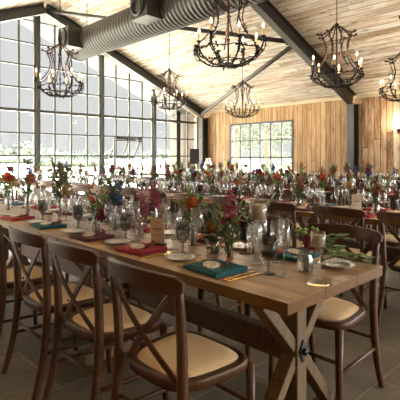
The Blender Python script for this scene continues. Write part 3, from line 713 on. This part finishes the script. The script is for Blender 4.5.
# bottles and jars
def make_vase(name, prof):
    mb = MB(); mb.lathe(prof, 16); return mb.build(name, M['glass'])
VB = make_vase('bud_bottle', [(0,.0),(.027,.0),(.029,.004),(.029,.075),(.024,.095),(.012,.115),(.0115,.145),(.014,.15),(.012,.15),(.0098,.144),(.0105,.115),(.0225,.094),(.0275,.074),(.0275,.006),(0,.004)])
VJ = make_vase('glass_jar', [(0,0),(.034,0),(.037,.005),(.037,.06),(.028,.075),(.028,.088),(.031,.09),(.0265,.09),(.0265,.075),(.0355,.06),(.0355,.007),(0,.004)])
VT = make_vase('slim_bottle', [(0,0),(.022,0),(.023,.004),(.023,.13),(.011,.165),(.011,.205),(.013,.208),(.0095,.207),(.0097,.165),(.0218,.13),(.0218,.006),(0,.004)])
VH = {VB.name: .12, VJ.name: .07, VT.name: .17}
def make_sign():
    r = empty('table_sign'); mb = MB(); mb.bb(-.052,.052,-.022,.022,0,.018); mb.build('wooden_base', M['chair'], r, .003)
    mb = MB(); mb.box((0,0,.09), (.088,.003,.148), Euler((.08,0,0))); mb.build('card', M['paper'], r)
    mb = MB(); rg = random.Random(2); W = Euler((.08,0,0)).to_matrix()
    def line(z, w, amp, t=.0009, n=26):
        pts = []
        for i in range(n+1):
            x = -w/2+w*i/n; pts.append(W @ Vector((x, -.0022, z-.09+amp*math.sin(i*1.9)*rg.uniform(.3,1)))+Vector((0,0,.09)))
        mb.tube(pts, t, 4)
    line(.142,.02,.002); line(.10,.06,.008,.0013); line(.062,.036,.003); mb.build('handwriting', M['ink'], r); return proto(r)
SIGN = make_sign()

# ------------------------------------------------------------------ flowers (origin at the vase mouth's stem foot)
def stem_to(mb, h, bend, r=.0026):
    pts = bez3([(0,0,-.1),(0,0,.0),(bend*.3,0,h*.5),(bend,0,h)], 6); mb.tube(pts, r, 5); return pts
def leaves_on(mb, pts, n, L, rg, lo=.3):
    for k in range(n):
        f = rg.uniform(lo,.95)*(len(pts)-1); i = int(f); p = pts[i].lerp(pts[min(i+1,len(pts)-1)], f-i); a_ = rg.uniform(0,2*PI)
        mb.leaf(p, (math.cos(a_), math.sin(a_), rg.uniform(.1,.9)), L*rg.uniform(.7,1.2), L*.42)
def daisy(col, h=.14, R=.036, layers=3, center='berry', leafy=3, seed=0):
    rg = random.Random(seed); r = empty(col+'_'+'dahlia'); mb = MB(); pts = stem_to(mb, h, .03); mb.build('stem', M['stem'], r)
    mb = MB(); leaves_on(mb, pts, leafy, .045, rg, .5); mb.build('leaves', M['f_dark_green'], r)
    mb = MB(); c = pts[-1]; nrm = Vector((-.45,-.75,.62)).normalized(); u = nrm.cross(Vector((0,0,1))).normalized(); w = nrm.cross(u)
    for l in range(layers):
        n = 15-2*l; Rl = R*(1-.2*l)
        for k in range(n):
            a_ = 2*PI*(k+.5*l)/n; d = (u*math.cos(a_)+w*math.sin(a_))+nrm*(.12+.3*l); mb.leaf(c+nrm*.003*l, d, Rl*rg.uniform(.9,1.08), Rl*.5, nrm, .18)
    mb.build('bloom', M['f_'+col], r)
    mb = MB(); mb.blob(c+nrm*.008, R*.3, 2, (1,1,.8)); mb.build('flower_eye', M['f_'+center], r); return proto(r)
def ball(col, h=.12, R=.03, seed=0):
    rg = random.Random(seed); r = empty(col+'_'+'pincushion'); mb = MB(); pts = stem_to(mb, h, -.015); mb.build('stem', M['stem'], r)
    mb = MB(); c = pts[-1]
    for k in range(110):
        z = 1-2*(k+.5)/110; a_ = k*2.39996; q = math.sqrt(1-z*z); d = Vector((q*math.cos(a_), q*math.sin(a_), z)); mb.leaf(c+d*R*.45, d, R*.62, R*.26, (.3,.2,1))
    mb.blob(c, R*.6, 2); mb.build('bloom', M['f_'+col], r); mb = MB(); leaves_on(mb, pts, 5, .06, rg, .55); mb.build('leaves', M['f_green'], r); return proto(r)
def spike(col, h=.2, seed=0, name='stock', L=.15, R=.019):
    rg = random.Random(seed); r = empty(col+'_'+name); mb = MB(); pts = stem_to(mb, h, .02); mb.build('stem', M['stem'], r)
    mb = MB(); n = 30
    for k in range(n):
        f = k/(n-1); p = pts[-1]-Vector((0,0,1))*L*(1-f); a_ = k*2.4; rr = R*(1.15-.75*f)
        q = p+Vector((math.cos(a_)*rr, math.sin(a_)*rr, rg.uniform(-.004,.004)))
        for j in range(4):
            d = Vector((math.cos(a_+j*1.2-1.8), math.sin(a_+j*1.2-1.8), rg.uniform(-.1,.7))); mb.leaf(q, d, .031*(1.1-.5*f), .023*(1.1-.5*f))
    mb.build('florets', M['f_'+col], r); mb = MB(); leaves_on(mb, pts, 6, .055, rg, .2); mb.build('leaves', M['f_green'], r); return proto(r)
def foliage(col, h=.2, seed=0, n=26, spread=.09, L=.05, name='foliage_sprig'):
    rg = random.Random(seed); r = empty(name); mb = MB(); lf = MB()
    for j in range(4):
        a_ = j*1.7+rg.uniform(0,1); e = (math.cos(a_)*spread*rg.uniform(.4,1), math.sin(a_)*spread*rg.uniform(.4,1), h*rg.uniform(.65,1))
        pts = bez3([(0,0,-.1),(0,0,.02),(e[0]*.4,e[1]*.4,e[2]*.7),e], 6); mb.tube(pts, .0018, 4); leaves_on(lf, pts, n//4+1, L, rg, .35)
        lf.leaf(pts[-1], pts[-1]-pts[-2], L, L*.42)
    mb.build('stem', M['stem'], r); lf.build('leaves', M['f_'+col], r); return proto(r)
def filler(col, h=.18, seed=0):
    rg = random.Random(seed); r = empty(col+'_'+'berry_spray'); mb = MB(); bl = MB()
    for j in range(6):
        a_ = j*1.05; e = Vector((math.cos(a_)*.05*rg.uniform(.4,1), math.sin(a_)*.05*rg.uniform(.4,1), h*rg.uniform(.6,1))); pts = bez3([(0,0,-.09),(0,0,.03),(e.x*.5,e.y*.5,h*.5),e], 5); mb.tube(pts, .0014, 4)
        for k in range(4): bl.blob(e+Vector((rg.uniform(-.014,.014), rg.uniform(-.014,.014), rg.uniform(-.014,.014))), rg.uniform(.006,.009), 1)
    mb.build('stem', M['stem'], r); bl.build('berries', M['f_'+col], r); return proto(r)
F = {'burgundy_dahlia': daisy('burgundy', .15, .05, 4, 'berry', seed=1), 'red_dahlia': daisy('red', .15, .038, 3, 'burgundy', seed=2), 'orange_dahlia': daisy('orange', .12, .036, 3, 'yellow', seed=3), 'pink_dahlia': daisy('pink', .13, .034, 3, 'burgundy', seed=31),
     'white_dahlia': daisy('white', .12, .028, 2, 'yellow', seed=4),
     'orange_pincushion': ball('orange', .14, .038, 5), 'yellow_pincushion': ball('yellow', .10, .034, 6), 'magenta_stock': spike('magenta', .24, 7), 'burgundy_stock': spike('burgundy', .22, 8), 'blue_delphinium': spike('blue', .23, 9, 'delphinium', .16, .02),
     'foliage_sprig': foliage('green', .2, 10), 'eucalyptus_sprig': foliage('grey_green', .22, 11, 30, .1, .045, 'eucalyptus_sprig'), 'dark_foliage_sprig': foliage('dark_green', .24, 12, 30, .1, .05, 'dark_foliage_sprig'), 'berry_spray': filler('berry', .18, 13), 'lime_spray': filler('lime', .16, 14)}
def at(px, py, z=TZ):
    d = (CAMH-z)*FPX/(py-157.5); p = FW*d+RT*((px-200)/FPX*d); return p.x, p.y

# ------------------------------------------------------------------ lay out tables and chairs
rl = random.Random(21)
for ri in range(4):
    for k in range(NT_[ri]):
        y = ROWY0+TL/2+k*(TL+.012)
        vis = any(in_view((ROWX[ri]+dx, y+dy, TZ), 4) for dx in (-.4, .4) for dy in (-TL/2, 0, TL/2))
        if not vis: continue
        o = dup(TB, (ROWX[ri], y, 0)); end = 'whose open end faces the camera' if (ri, k) == (0, 0) else ''
        if (ri, k) == (0, 0): lb = 'long rustic trestle table whose open end and bolted cross-braced leg face the camera'
        else: lb = 'rustic trestle table, %s along in the %s table row' % (ORD[k], ROWN[ri])
        tag(o, lb, 'table', 'trestle tables laid in long rows')
CHY = {0: ([1.36, 1.94, 2.47, 3.10], [1.28, 1.87, 2.5, 3.1, 3.7, 4.28, 4.86, 5.45]),
       1: ([1.24, 1.81, 2.43, 3.06]+[3.65+.6*k for k in range(11)], [1.3+.6*k for k in range(15)]),
       2: ([1.45+.6*k for k in range(15)], [1.5+.6*k for k in range(15)]),
       3: ([2.2+.6*k for k in range(13)], [2.4+.6*k for k in range(13)])}
SPECIAL = {(0,0,0): 'dark cross-back chair showing its whole rattan seat, nearest the table corner', (0,0,1): 'dark cross-back chair drawn up behind the red napkin place', (0,0,2): 'dark cross-back chair drawn up behind the plum napkin place', (0,0,3): 'cut-off dark cross-back chair at the frame edge',
           (0,1,0): 'dark cross-back chair with full rattan seat and front legs showing past the table end'}
seen = {}
for ri, (front, back) in CHY.items():
    for side, ys in enumerate((front, back)):
        k = 0
        for y in ys:
            x = ROWX[ri]+(-1 if side == 0 else 1)*(TW/2+.075)+rl.uniform(-.012,.012)
            if not in_view((x, y, .8), 42): continue
            jit = 0 if ri == 0 else rl.uniform(-.06,.06)
            o = dup(chair_full if ri < 2 else chair_far, (x, y, 0), (-PI/2 if side == 0 else PI/2)+jit)
            lb = SPECIAL.get((ri, side, k)) or 'dark cross-back chair %s along the %s side of the %s table row' % (ORD[k], ('near', 'far')[side], ROWN[ri])
            tag(o, lb, 'chair', 'cross-back chairs along the table rows'); k += 1

# ------------------------------------------------------------------ place settings
CYC = {(0,0): ['teal','red','plum','teal','red','plum','teal','red'], (0,1): ['teal','plum','red','teal','plum','red','teal','plum','red'], (1,0): ['red','plum','teal','red'], }
def tname(ri, y):
    k = min(NT_[ri]-1, max(0, int((y-ROWY0)/(TL+.012)))); return '%s table of the %s row' % (ORD[k], ROWN[ri])
cnt = {}
for ri, (front, back) in CHY.items():
    fr = front if ri else front+[3.70, 4.3, 4.9]
    for side, ys in enumerate((fr, back)):
        sgn = 1 if side == 0 else -1; xe = ROWX[ri]-sgn*TW/2; cyc = CYC.get((ri, side), ['red','teal','plum'])
        j = 0
        for y0 in ys:
            y = y0+(.05 if ri == 0 else 0)
            if not in_view((xe, y, TZ), 12): continue
            near = ri == 0; c = cyc[j % len(cyc)]; pl = '%s %s place, %s side, %s row' % (ORD[j], c, ('near', 'far')[side], ROWN[ri])
            tn = tname(ri, y); j += 1
            P = lambda dx, dy, z=TZ: (xe+sgn*dx, min(max(y+sgn*dy, ROWY0+.09), ROWY0+NT_[ri]*(TL+.012)-.09), z+.0012)
            rz = 0 if sgn > 0 else PI
            if ri < 3 or side == 0:
                o = dup(NP[c], P(.15, 0), rz+rl.uniform(-.12,.12)); tag(o, 'folded %s linen napkin, %s' % (c, pl), 'napkin', 'folded napkins at the place settings')
            if ri < 2 and in_view((xe, y, TZ), 2):
                o = dup(favour, P(.135, .015, TZ+.0215), rz+.9); tag(o, 'pale speckled favour on the %s napkin, %s' % (c, pl.replace(c+' ', '')), 'favour', 'favours on the napkins')
                o = dup(sprig, P(.185, -.03, TZ+.0205), rz+.5); tag(o, 'brown twig sprig on the %s napkin, %s' % (c, pl.replace(c+' ', '')), 'sprig', 'twig sprigs on the napkins')
            if ri < 2:
                o = dup(plate, P(.17, .275), 0); tag(o, 'grey patterned side plate, %s' % pl, 'plate', 'side plates at the place settings')
                for q, dy in enumerate((.125, .155)):
                    o = dup(fork, P(.15, dy), (-PI/2 if sgn > 0 else PI/2)+rl.uniform(-.05,.05)); tag(o, 'gold fork %s the napkin, %s' % (('next to', 'one away from')[q], pl), 'fork', 'gold forks at the places')
                for q, dy in enumerate((-.145, -.175)):
                    if dy == -.175 and ri: continue
                    o = dup(knife, P(.15, dy), (-PI/2 if sgn > 0 else PI/2)+rl.uniform(-.05,.05)); tag(o, 'gold knife %s the napkin, %s' % (('next to', 'one away from')[q], pl), 'knife', 'gold knives at the places')
            for src, far, nm, dx, dy, ds in ((goblet, goblet_f, 'water goblet', .275, -.205, 'smoked ribbed'), (wine, wine_f, 'wine glass', .30, -.095, 'clear stemmed'), (flute, flute_f, 'champagne flute', .29, -.28, 'tall clear'), (wine, wine_f, 'wine glass', .30, .03, 'second clear stemmed')):
                if ds[0] == 's' and ds[1] == 'e' and near and (side == 0 and j in (1, 2)): continue
                q = P(dx+rl.uniform(-.008,.008), dy+rl.uniform(-.012,.012))
                o = dup(src if near else far, q, rl.uniform(0,6))
                if near: tag(o, '%s %s, %s' % (ds, nm, pl), 'glass', 'glassware on the tables')
                else: tag(o, '%s %s standing on the %s' % (ds, nm, tn), 'glass', '%ss on the %s' % (nm, tn))

# ------------------------------------------------------------------ table centres
fcount = {}
def put_flower(kind, x, y, z, rz, sc, where, grp):
    o = dup(F[kind], (x, y, z), rz, sc); nm = kind.replace('_', ' ')
    tag(o, ' '.join((('stem of %s %s' if len(where.split()) < 12 else '%s %s') % (nm, where)).split()[:16]), 'flower', grp); return o
def arrangement(x, y, vase, fl, where, grp, sc=1.15):
    o = dup(vase, (x, y, TZ+.001), rl.uniform(0,6)); nm = vase.name.split('.')[0].replace('_', ' ')
    tag(o, 'clear %s %s' % (nm, where), 'vase', 'glass vases of flowers')
    z = TZ+VH[vase.name]
    for q, (kind, dz, rz) in enumerate(fl):
        put_flower(kind, x+rl.uniform(-.004,.004), y+rl.uniform(-.004,.004), z+dz, rz, sc, 'in the '+nm+' '+where if len((nm+' '+where+kind.replace('_',' ')).split()) < 11 else where, grp)
def candle(x, y, tall, col, where):
    h = dup(HT if tall else HS, (x, y, TZ+.001)); tag(h, '%s stemmed glass candle holder %s' % (('tall' if tall else 'short'), where), 'candle holder', 'glass candle holders')
    c = dup(CA if col == 'amber' and tall else (CT if tall else CS), (x, y, TZ+(.2165 if tall else .1575))); tag(c, '%s pillar candle in the %s stemmed holder %s' % (col, ('tall' if tall else 'short'), where), 'candle', 'pillar candles in glass holders')
w0 = 'by the table end'
candle(*at(318, 284), False, 'cream', 'at the open table end'); candle(*at(258, 263), True, 'cream', 'behind the teal napkin on the first table')
candle(1.70, 3.36, True, 'amber', 'beside the plum place, first row'); candle(1.76, 4.62, True, 'amber', 'at the outer frame edge, first row')
candle(1.80, 2.22, False, 'cream', 'behind the cream sign, first row'); candle(1.85, 5.3, True, 'cream', 'far along the first row')
G1 = 'flower stems in the first row vases'
arrangement(*at(305, 271), VJ, [('burgundy_dahlia', -.105, -.5), ('lime_spray', -.05, 1.0)], 'beside the short candle at the open table end', G1)
arrangement(*at(229, 257), VT, [('magenta_stock', -.10, .2), ('foliage_sprig', -.15, .6), ('foliage_sprig', -.16, 2.4)], 'behind the first teal napkin', G1)
arrangement(*at(213, 253), VJ, [('yellow_pincushion', -.04, .3), ('dark_foliage_sprig', -.14, 1.3), ('dark_foliage_sprig', -.15, 3.9)], 'just beyond the first teal napkin', G1)
arrangement(1.76, 1.90, VB, [('orange_pincushion', -.03, 0), ('foliage_sprig', -.04, 2), ('foliage_sprig', -.06, 4.4)], 'between the first teal and red napkins', G1)
arrangement(1.90, 2.44, VT, [('burgundy_stock', -.11, 1), ('magenta_stock', -.09, 4.1)], 'right behind the cream table sign', G1)
arrangement(1.74, 2.40, VB, [('magenta_stock', -.09, 0), ('burgundy_stock', -.12, 2.5)], 'beside the cream table sign', G1)
arrangement(*at(96, 233), VB, [('burgundy_dahlia', -.17, 0), ('orange_dahlia', -.03, 2.0), ('foliage_sprig', -.06, 1)], 'behind the plum napkin', G1)
arrangement(1.73, 2.68, VT, [('blue_delphinium', -.08, .4), ('blue_delphinium', -.12, 2.2), ('foliage_sprig', -.05, .4), ('orange_dahlia', -.1, 1.2), ('dark_foliage_sprig', -.03, 3.3)], 'of the tall mixed posy with blue spikes', G1)
arrangement(1.74, 3.55, VT, [('berry_spray', .01, 0), ('burgundy_stock', .0, 1), ('dark_foliage_sprig', -.02, 0), ('foliage_sprig', -.03, 2), ('eucalyptus_sprig', -.05, 1)], 'of the leafy burgundy posy', G1, 1.4)
arrangement(1.70, 4.14, VT, [('blue_delphinium', .02, .4), ('orange_dahlia', -.03, 1.1), ('orange_pincushion', -.04, 3), ('dark_foliage_sprig', -.03, 2)], 'of the blue and orange posy by the second sign', G1, 1.35)
arrangement(1.64, 4.46, VB, [('red_dahlia', .0, .5), ('foliage_sprig', -.03, 1.5)], 'in front of the outermost amber candle', G1, 1.3)
arrangement(1.78, 4.85, VJ, [('orange_pincushion', .05, .4), ('orange_dahlia', .05, 1.8), ('foliage_sprig', .0, 3)], 'past the outermost amber candle', G1, 1.4)
arrangement(1.84, 2.95, VJ, [('orange_dahlia', .02, .6), ('lime_spray', .0, 3)], 'beyond the tall mixed posy', G1)
arrangement(1.86, 5.05, VT, [('red_dahlia', .05, .4), ('blue_delphinium', .02, 2), ('dark_foliage_sprig', .0, 3)], 'near the far first row candle', G1)
arrangement(1.86, 1.52, VB, [('white_dahlia', -.02, .4), ('eucalyptus_sprig', -.05, 2)], 'on the far side of the tall candle', G1)
# ivy spray lying at the open table end
r = empty('ivy_spray', (*at(328, 268), TZ)); tag(r, 'trailing green ivy spray lying beside the short candle at the table end', 'ivy'); rg = random.Random(44)
mb = MB(); lf = MB()
for q, (ex, ey, ez) in enumerate(((.16,-.10,.02),(.22,-.02,.01),(.10,-.02,.13),(.19,.03,.06),(.05,.05,.12),(.26,-.06,.012))):
    pts = bez3([(-.03,.02,.03),(ex*.3,ey*.3,max(ez,.07)),(ex*.8,ey*.8,ez+.03),(ex,ey,ez)], 8); mb.tube(pts, .0018, 4)
    for p in pts[2:]:
        for k in range(2):
            a_ = rg.uniform(0,2*PI); lf.leaf(p, (math.cos(a_), math.sin(a_), rg.uniform(0,.5)), rg.uniform(.035,.055), rg.uniform(.03,.045))
mb.build('stem', M['stem'], r); lf.build('leaves', M['f_green'], r)
for (x, y, lb, rz) in ((1.60, 2.03, 'cream table sign on wooden base behind the red napkin', -PI/2+.45), (1.76, 3.86, 'cream table sign on wooden base beside the leafy burgundy posy', -PI/2+.3), (4.0, 2.0, 'cream table sign on the second table row, beyond the nearest chair back', -.9), (6.25, 4.6, 'cream table sign standing among glasses on the third table row', -.9), (4.0, 5.0, 'cream table sign in the middle of the second table row', -.9)):
    o = dup(SIGN, (x, y, TZ+.001), rz); tag(o, lb, 'table sign', 'table signs')
heads = ['red_dahlia','burgundy_dahlia','burgundy_dahlia','magenta_stock','blue_delphinium','burgundy_stock','magenta_stock','orange_dahlia','pink_dahlia','white_dahlia','red_dahlia','berry_spray','orange_dahlia','orange_pincushion']
greens = ['foliage_sprig','eucalyptus_sprig','dark_foliage_sprig','foliage_sprig','lime_spray']
for ri in (1, 2, 3):
    y = ROWY0+.3; k = 0
    while y < ROWY0+NT_[ri]*(TL+.01)-.2:
        x = ROWX[ri]+rl.uniform(-.03,.03)
        if in_view((x, y, TZ), 6):
            tn = tname(ri, y); q = k % 6
            if q == 3:
                tall = rl.random() < .6; col = rl.choice(['cream','amber']) if tall else 'cream'; h = dup(HT if tall else HS, (x, y, TZ+.001)); tag(h, '%s stemmed glass candle holder on the %s' % ('tall' if tall else 'short', tn), 'candle holder', 'candle holders on the '+tn)
                c = dup(CA if col == 'amber' and tall else (CT if tall else CS), (x, y, TZ+(.2165 if tall else .1575))); tag(c, '%s pillar candle in a holder on the %s' % (col, tn), 'candle', 'pillar candles on the '+tn)
            else:
                v = rl.choice([VB, VT, VJ, VT]); o = dup(v, (x, y, TZ+.001), rl.uniform(0,6)); vn = v.name.split('.')[0].replace('_', ' ')
                tag(o, 'clear %s holding flowers on the %s' % (vn, tn), 'vase', 'glass vases on the '+tn); z = TZ+VH[v.name]
                for kind in rl.sample(heads, 3)+[rl.choice(greens), rl.choice(greens)]:
                    kk = kind.replace('_', ' '); put_flower(kind, x+rl.uniform(-.006,.006), y+rl.uniform(-.006,.006), z+rl.uniform(-.03,.04), rl.uniform(0,6.28), rl.uniform(.9,1.15), 'in a vase on the '+tn, kk+' stems on the '+tn)
        y += rl.uniform(.24,.32); k += 1

# ------------------------------------------------------------------ cake table and loudspeaker by the gable corner
ct = empty('cake_table', (10.7, 10.75, 0)); tag(ct, 'small round table carrying the cake in the gable corner', 'table')
mb = MB(); mb.lathe([(0,.70),(.40,.70),(.40,.735),(0,.735)], 32); mb.build('tabletop', M['trestle'], ct)
mb = MB(); mb.lathe([(.22,0),(.22,.03),(.05,.06),(.04,.68),(.1,.70)], 16); mb.build('pedestal', M['trestle'], ct)
ck = empty('cake_stand', (10.7, 10.75, .736)); tag(ck, 'rough log slice cake stand beneath the white cake', 'cake stand')
mb = MB(); mb.lathe([(0,0),(.2,0),(.21,.03),(.21,.07),(.2,.1),(0,.1)], 24); mb.build('log_slice', M['twig'], ck)
mb = MB(); mb.lathe([(0,.101),(.185,.101),(.185,.104),(0,.104)], 24); mb.build('cut_face', M['trestle'], ck)
ck = empty('wedding_cake', (10.7, 10.75, .842)); tag(ck, 'white tiered cake dotted with red flowers beside the loudspeaker', 'cake')
z = 0
for rr, h in ((.17,.16),(.125,.14),(.08,.12)):
    mb = MB(); mb.lathe([(0,0),(rr,0),(rr+.003,.01),(rr,h-.012),(rr-.012,h),(0,h)], 28, (0,0,z)); mb.build('tier', M['white'], ck); z += h
for k in range(16):
    a_ = k*2.1; q = k % 3; rr = (.17,.125,.08)[q]; zz = (.10,.23,.36)[q]+rnd.uniform(-.04,.05); mb = MB()
    for j in range(9): mb.leaf((rr*math.cos(a_), rr*math.sin(a_), zz), (math.cos(a_+j*.7-2.8)*.9+math.cos(a_), math.sin(a_+j*.7-2.8)*.9+math.sin(a_), rnd.uniform(-.6,.9)), .034, .026)
    mb.build('icing_flower', M['f_'+('red' if k % 2 else 'burgundy')], ck)
mb = MB()
for j in range(18): mb.leaf((0,0,z), (rnd.uniform(-1,1), rnd.uniform(-1,1), rnd.uniform(.1,1)), .06, .04)
mb.build('flower_topper', M['f_red'], ck)
sp_ = empty('loudspeaker', (10.75, 11.5, 0)); tag(sp_, 'black loudspeaker on a pole in the gable corner', 'loudspeaker')
mb = MB(); mb.prism([(-.17,-.16),(.17,-.16),(.13,.15),(-.13,.15)], 1.05, 1.6); mb.build('cabinet', M['black'], sp_, .012)
mb = MB(); mb.bb(-.15,.15,-.166,-.158,1.08,1.57); mb.build('grille', M['black'], sp_)
mb = MB(); mb.tube([(0,0,.3),(0,0,1.06)], .02, 10); mb.build('pole', M['black'], sp_)
for k in range(3):
    a_ = 2*PI*k/3; mb = MB(); mb.tube([(0,0,.55),(math.cos(a_)*.4,math.sin(a_)*.4,.012)], .013, 6); mb.build('leg', M['black'], sp_)
sp_.rotation_euler = (0,0,-.75)

for nm in ('glass_jar',): pass
# ------------------------------------------------------------------ light
W = bpy.data.worlds.new('overcast_sky'); S.world = W; W.use_nodes = True; t = W.node_tree; t.nodes.clear()
tc = t.nodes.new('ShaderNodeTexCoord'); sx = t.nodes.new('ShaderNodeSeparateXYZ'); t.links.new(tc.outputs['Generated'], sx.inputs[0])
def mth(op, a, b=0.0):
    o = t.nodes.new('ShaderNodeMath'); o.operation = op
    for i, v in ((0, a), (1, b)):
        if isinstance(v, (int, float)): o.inputs[i].default_value = v
        else: t.links.new(v, o.inputs[i])
    return o.outputs[0]
def mrange(v, a, b, c, d):
    o = t.nodes.new('ShaderNodeMapRange'); o.interpolation_type = 'SMOOTHSTEP'; t.links.new(v, o.inputs[0])
    for i, q in enumerate((a, b, c, d)): o.inputs[i+1].default_value = q
    return o.outputs[0]
# pale overcast through the gable; overhead and rear boosts added to light the room
sd = Vector((.45, -.80, .38)).normalized()
dt = mth('ADD', mth('ADD', mth('MULTIPLY', sx.outputs[0], sd.x), mth('MULTIPLY', sx.outputs[1], sd.y)), mth('MULTIPLY', sx.outputs[2], sd.z))
stren = mth('ADD', mth('ADD', .505, mth('MULTIPLY', mrange(sx.outputs[2], .33, .52, 0, 1), 30.0)), mth('MULTIPLY', mrange(dt, 0.25, .9, 0, 1), 10.0))
# second added sky lobe, lighting the far rows through the left openings
s2 = Vector((-.88, .22, .42)).normalized()
d2 = mth('ADD', mth('ADD', mth('MULTIPLY', sx.outputs[0], s2.x), mth('MULTIPLY', sx.outputs[1], s2.y)), mth('MULTIPLY', sx.outputs[2], s2.z))
stren = mth('ADD', stren, mth('MULTIPLY', mrange(d2, .55, .95, 0, 1), 7.0))
bgc = t.nodes.new('ShaderNodeBackground'); bgc.inputs[0].default_value = (.985, .995, 1, 1); t.links.new(stren, bgc.inputs[1])
wo = t.nodes.new('ShaderNodeOutputWorld'); t.links.new(bgc.outputs[0], wo.inputs[0])
S.cycles.max_bounces = 16; S.cycles.diffuse_bounces = 5; S.cycles.glossy_bounces = 5; S.cycles.transmission_bounces = 14; S.cycles.transparent_max_bounces = 48; S.cycles.sample_clamp_indirect = 6; S.cycles.use_denoising = True
S.cycles.caustics_reflective = False; S.cycles.caustics_refractive = False
# portals at the openings guide the daylight
def portal(loc, rot, sxz):
    L = bpy.data.lights.new('daylight_portal', 'AREA'); L.shape = 'RECTANGLE'; L.size, L.size_y = sxz; L.cycles.is_portal = True
    o = bpy.data.objects.new('daylight_portal', L); COL.objects.link(o); o.location = loc; o.rotation_euler = rot
portal((XR, YG+.3, 2.6), (-PI/2, 0, 0), (12.4, 5.2)); portal((7.2, YB-.4, 1.5), (PI/2, 0, 0), (8, 3)); portal((XW+.4, -2.2, 1.45), (0, PI/2, 0), (2.3, 7.6)); portal((XL-.4, 8.6, 1.45), (0, -PI/2, 0), (2.4, 7.2)); portal((XW+.4, 9.16, 1.57), (0, PI/2, 0), (1.7, 2.6))
vs_ = S.view_settings; S.display_settings.display_device = 'sRGB'; vs_.view_transform = 'Standard'; vs_.look = 'None'; vs_.exposure = .55; vs_.gamma = 1; vs_.use_curve_mapping = False
